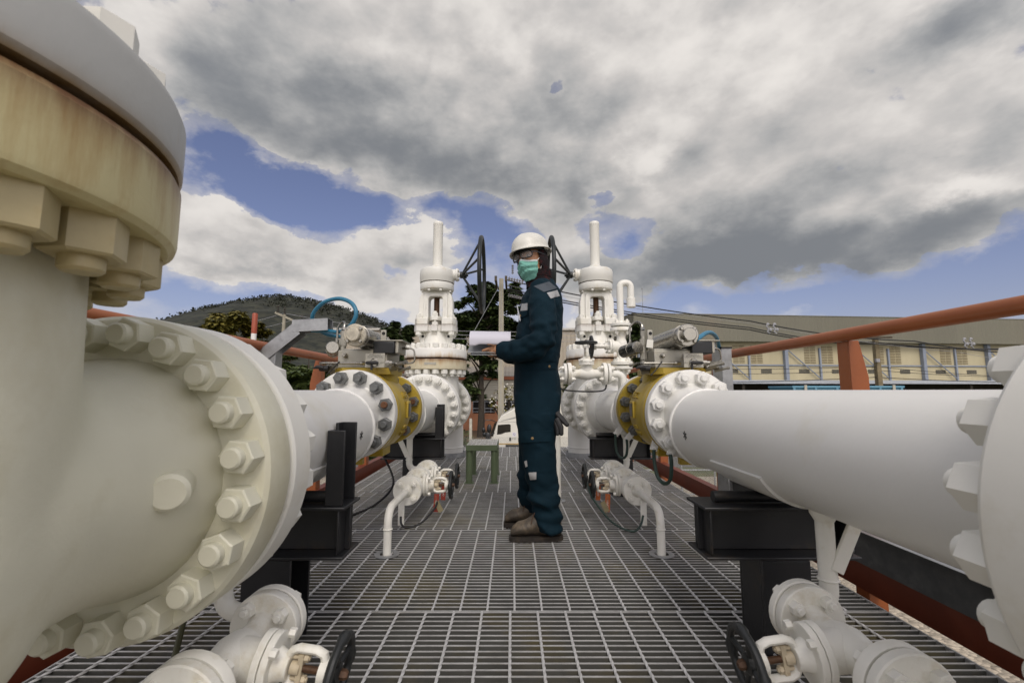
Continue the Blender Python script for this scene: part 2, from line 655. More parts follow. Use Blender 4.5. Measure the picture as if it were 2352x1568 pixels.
    e[0].position, e[0].color = 0.0, (0.645, 0.615, 0.585, 1)
    e[1].position, e[1].color = 1.0, (0.172, 0.182, 0.198, 1)
    for p, c in ((0.3, (0.475, 0.455, 0.44)), (0.62, (0.335, 0.334, 0.334))):
        q = e.new(p)
        q.color = (*c, 1)
    sky = N.new('ShaderNodeTexSky')
    sky.sky_type = 'NISHITA'
    sky.sun_disc = False
    sky.sun_elevation = SUN_EL
    sky.sun_rotation = SUN_ROT
    sky.air_density = 1.0
    sky.dust_density = 1.6
    sky.ozone_density = 2.0
    blue = mixc(1.0, sky.outputs[0], (1.02, 0.83, 0.90), 'MULTIPLY')
    STR = 0.10
    cl = N.new('ShaderNodeVectorMath')
    cl.operation = 'SCALE'
    L.new(cr.outputs[0], cl.inputs[0])
    # brightens the unseen clouds behind the camera, added as soft frontal fill
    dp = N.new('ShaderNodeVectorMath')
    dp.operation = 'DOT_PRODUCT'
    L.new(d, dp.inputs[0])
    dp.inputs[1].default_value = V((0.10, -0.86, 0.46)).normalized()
    fill_glow = mt('EXPONENT', mt('MULTIPLY', mt('SUBTRACT', dp.outputs['Value'], 1.0), 2.4))
    L.new(mt('MULTIPLY', mt('ADD', mt('MULTIPLY', fill_glow, 3.2), 1.0), 1.0 / STR), cl.inputs['Scale'])
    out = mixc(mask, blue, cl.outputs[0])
    # below the horizon: the dull ground tone of hazy distance
    hz = smooth(sp.outputs[2], -0.03, 0.0)
    out = mixc(hz, (1.6, 1.5, 1.2), out)
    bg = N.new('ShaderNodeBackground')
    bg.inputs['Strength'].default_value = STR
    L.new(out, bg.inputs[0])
    ow = N.new('ShaderNodeOutputWorld')
    L.new(bg.outputs[0], ow.inputs[0])


SUN_DIR = V((0.10, -0.66, 0.74)).normalized()
SUN_EL = math.asin(SUN_DIR.z)
SUN_ROT = math.atan2(SUN_DIR.x, SUN_DIR.y)
build_world()
ld = bpy.data.lights.new('sun', 'SUN')
ld.energy = 1.25
ld.angle = R(22)
ld.color = (1.0, 0.95, 0.86)
lo = bpy.data.objects.new('sun', ld)
col.objects.link(lo)
lo.rotation_euler = SUN_DIR.to_track_quat('Z', 'Y').to_euler()
sc.view_settings.view_transform = 'Standard'
sc.view_settings.look = 'None'
sc.view_settings.exposure = 0.18
sc.view_settings.gamma = 1.0

# ------------------------------------------------------------------ ground
GZ = -3.1


def ground_mat():
    m = mat('gravel_ground', (0.36, 0.31, 0.235), 0.9, var=0.25, vs=0.6, bump=0.6, bs=14)
    nt = m.node_tree
    N, L = nt.nodes, nt.links
    b = N['Principled BSDF']
    old = b.inputs['Base Color'].links[0].from_socket
    tc = N.new('ShaderNodeTexCoord')
    vo = N.new('ShaderNodeTexVoronoi')
    vo.inputs['Scale'].default_value = 16
    L.new(tc.outputs['Object'], vo.inputs['Vector'])
    bw = N.new('ShaderNodeRGBToBW')
    L.new(vo.outputs['Color'], bw.inputs[0])
    mr = N.new('ShaderNodeMapRange')
    mr.inputs[3].default_value, mr.inputs[4].default_value = 0.5, 1.35
    L.new(bw.outputs[0], mr.inputs[0])
    x = N.new('ShaderNodeMix')
    x.data_type = 'RGBA'
    x.blend_type = 'MULTIPLY'
    x.inputs[0].default_value = 1
    L.new(old, x.inputs[6])
    L.new(mr.outputs[0], x.inputs[7])
    L.new(x.outputs[2], b.inputs['Base Color'])
    bp = N.new('ShaderNodeBump')
    bp.inputs['Strength'].default_value = 0.9
    bp.inputs['Distance'].default_value = 0.03
    bp.invert = True
    L.new(vo.outputs['Distance'], bp.inputs['Height'])
    L.new(bp.outputs[0], b.inputs['Normal'])
    return m


M['gravel'] = ground_mat()
M['grassg'] = mat('rough_grass_ground', (0.075, 0.085, 0.028), 0.9, var=0.4, vs=1.5, bump=0.5, bs=12, tint=(0.2, 0.15, 0.07), tint_amt=0.5, tint_s=0.5)
M['asphalt'] = mat('grey_asphalt', (0.11, 0.108, 0.10), 0.85, var=0.15, vs=2, bump=0.3, bs=60)
M['soil'] = mat('brown_soil', (0.12, 0.075, 0.04), 0.95, var=0.4, vs=2.5, bump=0.5, bs=20, tint=(0.07, 0.085, 0.025), tint_amt=0.45, tint_s=1.2)
g = MB()
g.add([(-1200, -300, GZ), (1200, -300, GZ), (1200, 1500, GZ), (-1200, 1500, GZ)], [(0, 1, 2, 3)])
tag(g.build('ground', M['grassg']), 'rough grassy ground far below the platform', 'ground', kind='structure')
g = MB()
g.add([(-9, -12, GZ + .004), (9.5, -12, GZ + .004), (9.5, 21, GZ + .004), (-9, 21, GZ + .004)], [(0, 1, 2, 3)])
tag(g.build('gravel_yard', M['gravel']), 'pale gravel yard inside the wire fence', 'yard', kind='structure')
g = MB()
g.add([(-90, 23.5, GZ + .008), (120, 23.5, GZ + .008), (120, 33, GZ + .008), (-90, 33, GZ + .008)], [(0, 1, 2, 3)])
tag(g.build('road', M['asphalt']), 'grey road beyond the fence', 'road', kind='structure')
g = MB()
g.add([(-40, 35, GZ + .012), (9, 35, GZ + .012), (9, 46, GZ + .16), (-40, 46, GZ + .16)], [(0, 1, 2, 3)])
tag(g.build('soil_bank', M['soil']), 'brown soil and leaf litter below the orange wall', 'soil', kind='structure')

# ------------------------------------------------------------------ platform of steel grating
PX0, PX1 = -1.33, 1.35
SEAMS = [-0.19, 0.762, 1.714, 2.667, 3.62, 4.572, 5.525, 6.48]


def grating_mat():
    m = mat('weathered_shaded_grating_steel', (0.075, 0.076, 0.070), 0.6, metal=0.2, var=0.18, vs=9, bump=0.04, bs=90, tint=(0.16, 0.125, 0.032), tint_amt=0.42, tint_s=1.9, rust=0.16, rust_s=2.6, rust_col=(0.15, 0.07, 0.025))  # weathered steel, darkened so the gaps between the bars look shaded
    return m


M['grating'] = grating_mat()
M['bartop'] = mat('worn_lit_bar_edge', (0.40, 0.40, 0.39), 0.45, metal=0.2, var=0.25, vs=12, tint=(0.22, 0.19, 0.10), tint_amt=0.3, tint_s=2.6, rust=0.14, rust_s=2.6, rust_col=(0.2, 0.10, 0.035))  # worn top edges, lightened as if catching light above the dark gaps
M['crossbar'] = mat('twisted_cross_bar_steel', (0.56, 0.56, 0.55), 0.45, metal=0.2, var=0.12, vs=20, bump=0.03, bs=90, tint=(0.2, 0.15, 0.07), tint_amt=0.15, tint_s=2.5)
descr = ['nearest steel grating panel at the bottom of the picture', 'second steel grating panel, between the near black supports',
         'grating panel under the worker\'s boots', 'grating panel under the two far drain valve sets',
         'grating panel under the green step stool', 'grating panel beyond the green step stool, under the far gate valves',
         'farthest grating panel, in front of the wire fence']
rnd = random.Random(3)
for k in range(7):
    y0, y1 = SEAMS[k], SEAMS[k + 1]
    t = thing('grating_panel', descr[k], 'grating', (0, y0, 0), 0, 'steel grating panels of the platform floor')
    mb = MB()
    L_ = y1 - y0
    nb = int(L_ / 0.0302)
    for i in range(nb + 1):
        yy = 0.004 + (L_ - 0.010) * i / nb
        dz = rnd.uniform(-0.0007, 0.0007)
        mb.cur = 0
        mb.bb((PX0, yy - 0.0024, -0.032 + dz), (PX1, yy + 0.0024, dz - 0.0022))
        mb.cur = 1
        mb.bb((PX0, yy - 0.0025, dz - 0.00215), (PX1, yy + 0.0025, dz))
    mb.bb((PX0 - 0.005, 0.0015, -0.0325), (PX0, L_ - 0.0035, 0.0008))
    mb.bb((PX1, 0.0015, -0.0325), (PX1 + 0.005, L_ - 0.0035, 0.0008))
    mb.build('bearing_bars', [M['grating'], M['bartop']], t)
    mb = MB()
    off = (rnd.uniform(0, 0.1) if k not in (1, 2, 3) else {1: 0.022, 2: 0.041, 3: 0.078}[k])
    n = int((PX1 - PX0) / 0.1)
    for i in range(n):
        x = PX0 + off + 0.1 * i
        if x > PX1 - 0.01:
            continue
        steps = int(L_ / (0.0075 if k < 4 else 0.02))
        jx = rnd.uniform(-0.002, 0.002)
        mb.tube([(x + jx, 0.003 + (L_ - 0.007) * j / steps, 0.0) for j in range(steps + 1)], 0.0048, 4, twist=0.38)
    mb.build('cross_bars', M['crossbar'], t, sharp=30)
# steel frame below the grating
M['frame'] = mat('platform_frame_paint', (0.10, 0.028, 0.014), 0.55, var=0.15, vs=5)
t = thing('platform_frame', 'red oxide steel frame carrying the grating floor', 'platform', (0, 0, 0))
mb = MB()
for s in (-1, 1):
    x = (1.285 if s > 0 else 1.27) * s
    mb.bb((x - 0.05, -0.3, -0.046), (x + 0.05, 6.48, -0.034))
    mb.bb((x - 0.05, -0.3, -0.246), (x + 0.05, 6.48, -0.234))
    mb.bb((x - 0.006, -0.3, -0.234), (x + 0.006, 6.48, -0.046))
mb.build('side_beam', M['frame'], t)
mb = MB()
for y in SEAMS:
    mb.bb((-1.26, y - 0.05, -0.0455), (1.275, y + 0.05, -0.0335))
    mb.bb((-1.26, y - 0.004, -0.22), (1.275, y + 0.004, -0.0455))
mb.build('cross_beam', M['frame'], t)
for s in (-1, 1):
    for y in (0.2, 3.0, 6.0):
        mb = MB()
        mb.bb((s * 1.27 - 0.08, y - 0.08, GZ + .01), (s * 1.27 + 0.08, y + 0.08, -0.247))
        mb.build('leg', M['frame'], t)
# ------------------------------------------------------------------ pipework
XL, XR = -0.757, 0.845
Z12, Z8 = 0.630, 0.680
W, WL = M['white'], M['white_line']
MESHES = {}


def nut_mesh(key, rh, h, rs, ls, m_nut, m_stud, rot=0.0, washer=0.0):
    """hex nut with a stud end, standing on z=0 and pointing to +z"""
    if key in MESHES:
        return MESHES[key]
    mb = MB()
    c = rh * 0.10
    mb.lathe([(rh, 0), (rh, h - c * .7), (rh - c, h)], (0, 0, 0), (0, 0, 1), 6, ph=rot)
    mb.cur = 1
    mb.lathe([(rs, h * .8), (rs, h + ls - rs * .18), (rs * .82, h + ls)], (0, 0, 0), (0, 0, 1), 18)
    me = mb.mesh('stud_nut', [m_nut, m_stud], 30)
    MESHES[key] = me
    return me


def nuts(parent, key, n, rb, o, axis, first=0.5, rnd_rot=True, skip=()):
    """n stud nuts on a bolt circle round o; first = angle of the first in steps"""
    u, w, a = frame(axis)
    rr = random.Random(n * 7 + int(rb * 1000))
    for i in range(n):
        if i in skip:
            continue
        q = 2 * PI * (i + first) / n
        p = V(o) + u * (rb * math.cos(q)) + w * (rb * math.sin(q))
        kk = key[i % len(key)] if isinstance(key, (list, tuple)) else key
        ob = put('stud_nut', MESHES[kk], parent)
        mx = Matrix((u, w, a)).transposed().to_4x4() @ Matrix.Rotation(rr.uniform(0, 1.05) if rnd_rot else 0, 4, 'Z')
        mx.translation = p
        ob.matrix_local = mx


nut_mesh('n12w', 0.0335, 0.042, 0.0185, 0.020, W, W)
nut_mesh('n12c', 0.0325, 0.037, 0.0195, 0.018, M['cream'], M['cream'])
nut_mesh('n12b', 0.033, 0.042, 0.0185, 0.008, W, W)
M['stainnut'] = mat('rust_stained_cream_paint', (0.44, 0.37, 0.20), 0.45, var=0.12, vs=10, bump=0.1, bs=50, tint=(0.36, 0.23, 0.07), tint_amt=0.45, tint_s=8, rust=0.1, rust_s=20)
nut_mesh('n12s', 0.0395, 0.046, 0.0215, 0.018, M['stainnut'], M['stainnut'])
nut_mesh('n8g', 0.0315, 0.036, 0.0155, 0.020, M['greybolt'], M['greybolt'])
nut_mesh('n8r', 0.0315, 0.036, 0.0155, 0.014, M['greybolt'], M['rustbolt'])
nut_mesh('n8w', 0.0315, 0.036, 0.0165, 0.016, WL, WL)
nut_mesh('n2w', 0.0170, 0.020, 0.0085, 0.010, M['white_grub'], M['white_grub'])
nut_mesh('n_small', 0.011, 0.010, 0.006, 0.004, W, W)

# --- gate valve -------------------------------------------------------------
BF0, BF1, BU0, BU1 = 0.988, 1.086, 1.097, 1.192
M['flange_lo'] = stained_mat('rust_stained_bonnet_flange_paint', (0.56, 0.50, 0.27), (0.33, 0.18, 0.035), BF0 - 0.04, BF1, 0.30, sc_=26)
M['flange_lo_far'] = stained_mat('lightly_stained_bonnet_flange_paint', (0.60, 0.54, 0.38), (0.42, 0.22, 0.06), BF0 - 0.02, BF1, 0.12, sc_=16)
M['flange_up_far'] = stained_mat('white_paint_with_rust_at_joint', (0.70, 0.69, 0.64), (0.55, 0.40, 0.2), BU1, BU0, 0.0, sc_=18)
M['flange_up_near'] = stained_mat('shaded_white_paint_with_rust_at_joint', (0.37, 0.375, 0.36), (0.30, 0.21, 0.07), BU1 + .12, BU0, -0.1, sc_=9, pw=22, rusty=(.20, .12, .035))  # grey base puts the near flange's shade into its white paint
M['gearbox_paint'] = mat('gearbox_white_paint', (0.68, 0.675, 0.62), 0.4, var=0.04, vs=4, bump=0.04, bs=60, tint=(0.52, 0.42, 0.25), tint_amt=0.18, tint_s=6, rust=0.10, rust_s=12, rust_col=(0.25, 0.12, 0.04))
M['clamp_paint'] = stained_mat('white_paint_with_rust_runs', (0.69, 0.68, 0.63), (0.42, 0.26, 0.1), 1.33, 1.445, 0.0, sc_=22)


def valve_body_mesh(m, key):
    if key in MESHES:
        return MESHES[key]
    a = Z12
    mb = MB()
    mb.lathe([(0, -.41), (.227, -.41), (.223, -.385), (.212, -.35), (.202, -.31), (.198, -.26), (.203, -.19), (.218, -.11), (.226, 0), (.218, .11), (.203, .19), (.198, .26), (.202, .31), (.212, .35), (.223, .385), (.227, .41), (0, .41)], (0, 0, a), (0, 1, 0), 48)
    mb.lathe([(0, a - .262), (.10, a - .255), (.17, a - .225), (.215, a - .15), (.232, a - .04), (.234, a + .08), (.228, .9), (.226, BF0 + .005), (0, BF0 + .005)], (0, 0, 0), (0, 0, 1), 48)
    mb.ell((0, 0, a), (.232, .245, .245), seg=40, rings=24)
    me = remesh(mb, 0.0085, 26, [m], 'body', 0.7)
    MESHES[key] = me
    return me


def threaded(r, z0, z1, pitch):
    pr = [(0, z0), (r * .9, z0)]
    z = z0
    while z < z1 - pitch:
        pr += [(r, z + pitch * .4), (r * .9, z + pitch)]
        z += pitch
    return pr + [(r * .9, z1), (0, z1)]


def gate_valve(X, C, s, label, body_m, lo_m, up_m, nutkeys, full=True, near=False, cast=None, loc_group='large gate valves of the two pipelines'):
    root = thing('gate_valve', label, 'valve', (X, C, 0), 0, loc_group)
    seg = 96 if near else 56
    put('valve_body', valve_body_mesh(body_m, 'vb' + body_m.name), root)
    kb, ks = nutkeys
    for sg in (-1, 1):
        mb = MB()
        mb.lathe([(0, .395), (.29, .395), (.297, .397), (.304, .404), (.305, .41), (.305, .474), (.302, .482), (.296, .485), (.19, .485), (.19, .4885), (0, .4885)] if True else [], (0, 0, Z12), (0, sg, 0), seg)
        mb.build('end_flange', body_m, root, sharp=25)
    nuts(root, kb, 20, .2667, (0, .395, Z12), (0, -1, 0))
    nuts(root, kb, 20, .2667, (0, -.395, Z12), (0, 1, 0))
    # bonnet joint
    mb = MB()
    rb_ = .320 if near else .306
    mb.lathe([(0, BF0), (rb_ - .01, BF0), (rb_ - .002, BF0 + .006), (rb_, BF0 + .014), (rb_, BF1 - .008), (rb_ - .004, BF1), (0, BF1)], (0, 0, 0), (0, 0, 1), seg)
    mb.build('body_flange', lo_m, root, sharp=25)
    MB().lathe([(0, BF1 - .001), (rb_ - .030, BF1 - .001), (rb_ - .030, BU0 + .001), (0, BU0 + .001)], seg=seg).build('gasket', M['gasket'], root)
    mb = MB()
    mb.lathe([(0, BU0), (rb_ - .004, BU0), (rb_, BU0 + .008), (rb_, BU1 - .02), (rb_ - .006, BU1 - .006), (rb_ - .016, BU1), (0, BU1)], (0, 0, 0), (0, 0, 1), seg)
    mb.build('bonnet_flange', up_m, root, sharp=25)
    nuts(root, ks, 20, .2667, (0, 0, BF0), (0, 0, -1))
    nuts(root, 'n12b', 20, .2667, (0, 0, BU1), (0, 0, 1))
    if near:
        mb = MB()
        mb.cyl((.175, .34, Z12 + .004), (.214, .270, Z12 - .002), .030, bev=.006)
        mb.build('drain_boss', body_m, root)
    if not full:
        return root
    # bonnet
    mb = MB()
    mb.lathe([(0, 1.185), (.165, 1.188), (.150, 1.20), (.138, 1.225), (.122, 1.27), (.108, 1.32), (.104, 1.37), (0, 1.37)], (0, 0, 0), (0, 0, 1), 40)
    for q in (-1, 1):
        mb.prism([(q * .09, 1.2), (q * .135, 1.2), (q * .165, 1.30), (q * .175, 1.368), (q * .09, 1.368)], (0, -.035, 0), (1, 0, 0), (0, 0, 1), .07 * -1)
    put('bonnet', remesh(mb, .008, 4, [W], 'bonnet'), root)
    for q in (-1, 1):
        mb = MB()
        mb.cyl((q * .128, -.0375, 1.325), (q * .128, .0375, 1.325), .0135, seg=20)
        mb.build('lifting_hole', M['dark'], root)
    # clamp plates
    mb = MB()
    oct_ = [(-.205, -.075), (-.175, -.118), (-.07, -.118), (-.055, -.10), (.055, -.10), (.07, -.118), (.175, -.118), (.205, -.075), (.205, .075), (.175, .118), (-.175, .118), (-.205, .075)]
    mb.prism(oct_, (0, 0, 1.366), (1, 0, 0), (0, 1, 0), .066)
    mb.box((0, -.115, 1.398), (.062, .05, .064))
    mb.build('bonnet_clamp', M['clamp_paint'], root, bevel=.005)
    # yoke with an arched window
    mb = MB()
    out, inn = [], []
    for p, q in (((-.172, 1.434), (-.070, 1.434)), ((-.168, 1.50), (-.070, 1.50)), ((-.167, 1.58), (-.071, 1.58)), ((-.167, 1.66), (-.071, 1.66)), ((-.160, 1.71), (-.070, 1.695)),
                 ((-.145, 1.75), (-.062, 1.712)), ((-.125, 1.782), (-.048, 1.72)), ((0, 1.782), (0, 1.72))):
        out.append(p)
        inn.append(q)
    out += [(-x, z) for x, z in reversed(out[:-1])]
    inn += [(-x, z) for x, z in reversed(inn[:-1])]
    n = len(out)
    vs, fs = [], []
    for y in (-.058, .058):
        vs += [(x, y, z) for x, z in out] + [(x, y, z) for x, z in inn]
    for i in range(n - 1):
        fs += [(i, i + 1, n + i + 1, n + i), (2 * n + i, 3 * n + i, 3 * n + i + 1, 2 * n + i + 1), (i, 2 * n + i, 2 * n + i + 1, i + 1), (n + i, n + i + 1, 3 * n + i + 1, 3 * n + i)]
    for i in (0, n - 1):
        fs.append((i, n + i, 3 * n + i, 2 * n + i))
    mb.add(vs, fs)
    # raised inner rib of the arms
    vs, fs = [], []
    rib = [(x * 1.0 + (-.048 if x < 0 else .048 if x > 0 else 0), z + (.034 if z > 1.70 else 0)) for x, z in inn]
    for y in (-.082, -.05):
        vs += [(x, y, z) for x, z in rib] + [(x, y, z) for x, z in inn]
    for i in range(n - 1):
        fs += [(i, i + 1, n + i + 1, n + i), (2 * n + i, 3 * n + i, 3 * n + i + 1, 2 * n + i + 1), (i, 2 * n + i, 2 * n + i + 1, i + 1), (n + i, n + i + 1, 3 * n + i + 1, 3 * n + i)]
    for i in (0, n - 1):
        fs.append((i, n + i, 3 * n + i, 2 * n + i))
    mb.add(vs, fs)
    yk = mb.build('yoke', W, root, sharp=40, bevel=.005)
    for q in (-1, 1):
        mb = MB()
        mb.prism([(q * .068, -.118), (q * .068, .118), (q * .172, .118), (q * .200, .075), (q * .200, -.075), (q * .172, -.118)], (0, 0, 1.4345), (1, 0, 0), (0, 1, 0), .064)
        mb.build('yoke_foot', W, root, bevel=.005)
    for q in (-1, 1):
        for y in (-.085, .085):
            b = put('clamp_bolt', nut_mesh('n_clamp', .030, .034, .017, .012, W, W), root, loc=(q * .160, y, 1.366), rot=(PI, 0, .3))
            b = put('clamp_bolt', MESHES['n_clamp'], root, loc=(q * .160, y, 1.4985), rot=(0, 0, .3))
    text('cast_lettering', 'VS 12 900 6312', .026, W, root, (-.0935, -.0825, 1.60), (0, 0, 1), (-1, 0, 0), .0016)
    text('cast_lettering', 'WCC      N1153' if s > 0 else 'WCC      N1152', .026, W, root, (.0945, -.0825, 1.60), (0, 0, 1), (-1, 0, 0), .0016)
    # stem and gland
    MB().lathe(threaded(.029, 1.36, 1.79, .008), seg=24).build('stem', M['rusty'], root, sharp=20)
    mb = MB()
    mb.lathe([(0, 1.43), (.052, 1.43), (.05, 1.475), (0, 1.475)], seg=24)
    mb.prism([(-.03, -.115), (.03, -.115), (.07, -.03), (.07, .03), (.03, .115), (-.03, .115), (-.07, .03), (-.07, -.03)], (0, 0, 1.476), (1, 0, 0), (0, 1, 0), .042)
    gl = mb.build('gland', W, root, bevel=.005)
    for y in (-.088, .088):
        mb = MB()
        mb.cyl((0, y, 1.37), (0, y, 1.478), .0155)
        mb.lathe([(.031, 0), (.031, .03), (.027, .034)], (0, y, 1.518), (0, 0, 1), 6, ph=.2)
        mb.lathe([(.018, 0), (.018, .016), (.012, .018)], (0, y, 1.552), (0, 0, 1), 16)
        mb.lathe([(.031, 0), (.031, .03)], (0, y, 1.432), (0, 0, 1), 6, ph=.1)
        mb.lathe([(.03, 0), (.03, .028)], (0, y, 1.338), (0, 0, 1), 6, ph=.4)
        mb.build('gland_bolt', W, gl, sharp=30)
    # gear operator
    MB().lathe([(0, 1.782), (.150, 1.782), (.164, 1.79), (.168, 1.80), (.168, 1.850), (.164, 1.857), (0, 1.857)], seg=56).build('gearbox_base', M['gearbox_paint'], root, sharp=30)
    MB().lathe([(0, 1.8565), (.163, 1.8565), (.163, 1.8645), (0, 1.8645)], seg=56).build('gasket', M['gasket'], root)
    gb = MB().lathe([(0, 1.864), (.170, 1.864), (.172, 1.868), (.172, 1.905), (.1735, 1.908), (.1735, 1.972), (.168, 1.992), (.152, 2.006), (.10, 2.016), (.075, 2.03), (.052, 2.05), (0, 2.05)], seg=56)
    gear = gb.build('gearbox', M['gearbox_paint'], root, sharp=30)
    for i in range(8):
        q = 2 * PI * (i + .5) / 8
        put('gearbox_screw', nut_mesh('n_gear', .014, .016, .009, .002, W, W), root, loc=(.148 * math.cos(q), .148 * math.sin(q), 1.782), rot=(PI, 0, 0))
    mb = MB()
    mb.cyl((s * .11, 0, 1.955), (s * .192, 0, 1.955), .058, seg=28)
    mb.cyl((s * .188, 0, 1.955), (s * .212, 0, 1.955), .066, seg=28, bev=.004)
    mb.cyl((s * .21, 0, 1.955), (s * .232, 0, 1.955), .024)
    for i in range(6):
        q = 2 * PI * i / 6
        mb.lathe([(.010, 0), (.010, .009)], (s * .212, .05 * math.cos(q), 1.955 + .05 * math.sin(q)), (s, 0, 0), 6)
    mb.build('gear_shaft_housing', M['gearbox_paint'], root, sharp=30)
    mb = MB()
    mb.lathe([(0, 2.03), (.049, 2.03), (.049, 2.475), (.0505, 2.478), (.0505, 2.495), (.046, 2.508), (.03, 2.514), (0, 2.516)], seg=32)
    mb.build('stem_cover', W, root, sharp=30)
    # handwheel
    hw = MB()
    hw.cyl((s * .230, 0, 1.955), (s * .298, 0, 1.955), .034, seg=20, bev=.004)
    hw.cyl((s * .296, 0, 1.955), (s * .312, 0, 1.955), .016)
    wheel = hw.build('handwheel', M['bigwheel'], root)
    rim = MB()
    rim.torus((s * .452, 0, 1.955), (1, 0, 0), .375, .0205, 64, 12)
    rim.build('rim', M['bigwheel'], wheel)
    for i in range(5):
        q = 2 * PI * i / 5 + PI / 2 + .12
        sp = MB()
        sp.tube([(s * .262, .026 * math.cos(q), 1.955 + .026 * math.sin(q)), (s * .452, .372 * math.cos(q), 1.955 + .372 * math.sin(q))], .0115, 10)
        sp.build('spoke', M['bigwheel'], wheel)
    return root


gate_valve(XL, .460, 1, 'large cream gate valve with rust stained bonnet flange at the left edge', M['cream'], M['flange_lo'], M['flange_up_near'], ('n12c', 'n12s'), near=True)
vl = gate_valve(XL, 4.45, 1, 'far white gate valve left of the worker, wheel facing right', W, M['flange_lo_far'], M['flange_up_far'], ('n12w', 'n12w'))
vr = gate_valve(XR, 4.45, -1, 'far white gate valve right of the worker, behind the gooseneck vent', W, M['flange_lo_far'], M['flange_up_far'], ('n12w', 'n12w'))
mb = MB()
mb.bb((-.055, -.3075, 1.03), (.055, -.3055, 1.052))
mb.build('name_plate', M['steel_dull'], vl)


# --- pipe spools -------------------------------------------------------------
def weldring(mb, o, r, wob=.004):
    """slightly uneven weld bead round the pipe"""
    rr = random.Random(int(r * 1e4) + int(o[1] * 100))
    n = 64
    pts, rad = [], []
    for i in range(n):
        q = 2 * PI * i / n
        pts.append((o[0] + (r + .001) * math.cos(q), o[1] + rr.uniform(-.002, .002), o[2] + (r + .001) * math.sin(q)))
        rad.append(.0075 + rr.uniform(-.0015, .0015))
    mb.tube(pts, rad, 8, closed=True)


def ecc(mb, ya, ra, za, yb, rb, zb, n=8, seg=56):
    """eccentric reducer: circles sliding from one axis to the other"""
    rings = []
    for k in range(n + 1):
        t = k / n
        e = t * t * (3 - 2 * t)
        r, z, y = ra + (rb - ra) * e, za + (zb - za) * e, ya + (yb - ya) * t
        rings.append([V((r * math.cos(2 * PI * i / seg), y, z + r * math.sin(2 * PI * i / seg))) for i in range(seg)])
    mb.loft(rings)


def f12(y, d, root, m, studs=True, key='n12w', seg=72, skip=()):
    """12 inch weld neck flange: mating face at y, hub running along d"""
    mb = MB()
    mb.lathe([(0, 0), (.19, 0), (.19, .0035), (.296, .0035), (.302, .006), (.305, .012), (.305, .078), (.302, .084), (.296, .086), (.215, .086), (.208, .092), (.20, .11), (.172, .185), (.164, .20), (0, .20)], (0, y, Z12), (0, d, 0), seg)
    mb.build('weld_neck_flange', m, root, sharp=25)
    if studs:
        nuts(root, key, 20, .2667, (0, y + d * .086, Z12), (0, d, 0), skip=skip)


def f8(y, d, root, m, key, seg=72, studs=True):
    mb = MB()
    mb.lathe([(0, 0), (.135, 0), (.135, .006), (.200, .006), (.207, .009), (.2095, .014), (.2095, .056), (.207, .061), (.200, .063), (.145, .063), (.137, .068), (.128, .085), (.114, .135), (.111, .15), (0, .15)], (0, y, Z8), (0, d, 0), seg)
    mb.build('weld_neck_flange', m, root, sharp=25)
    if studs:
        nuts(root, key, 12, .1745, (0, y + d * .063, Z8), (0, d, 0))


def star(parent, X, y, z, r=.162):
    """black asterisk stencilled on the flank of the pipe facing the walkway"""
    sd = 1 if X < 0 else -1
    q = math.asin((z - Z12) / r)
    mb = MB()
    c = V((sd * (r + .0012) * math.cos(q), y, Z12 + (r + .0012) * math.sin(q)))
    up = V((-sd * math.sin(q), 0, math.cos(q)))
    for k in range(3):
        a = PI * k / 3 + PI / 2
        d = V((0, 1, 0)) * math.cos(a) + up * math.sin(a)
        e = V((0, 1, 0)) * -math.sin(a) + up * math.cos(a)
        L, w_ = .017, .0022
        mb.prism([(-L, -w_ * 1.5), (-L * .3, -w_ * .7), (L * .3, -w_ * .7), (L, -w_ * 1.5), (L, w_ * 1.5), (L * .3, w_ * .7), (-L * .3, w_ * .7), (-L, w_ * 1.5)], c, d, e, .0006 * (1 if d.cross(e).x * sd > 0 else -1))
    mb.build('asterisk_mark', M['black_ink'], parent)


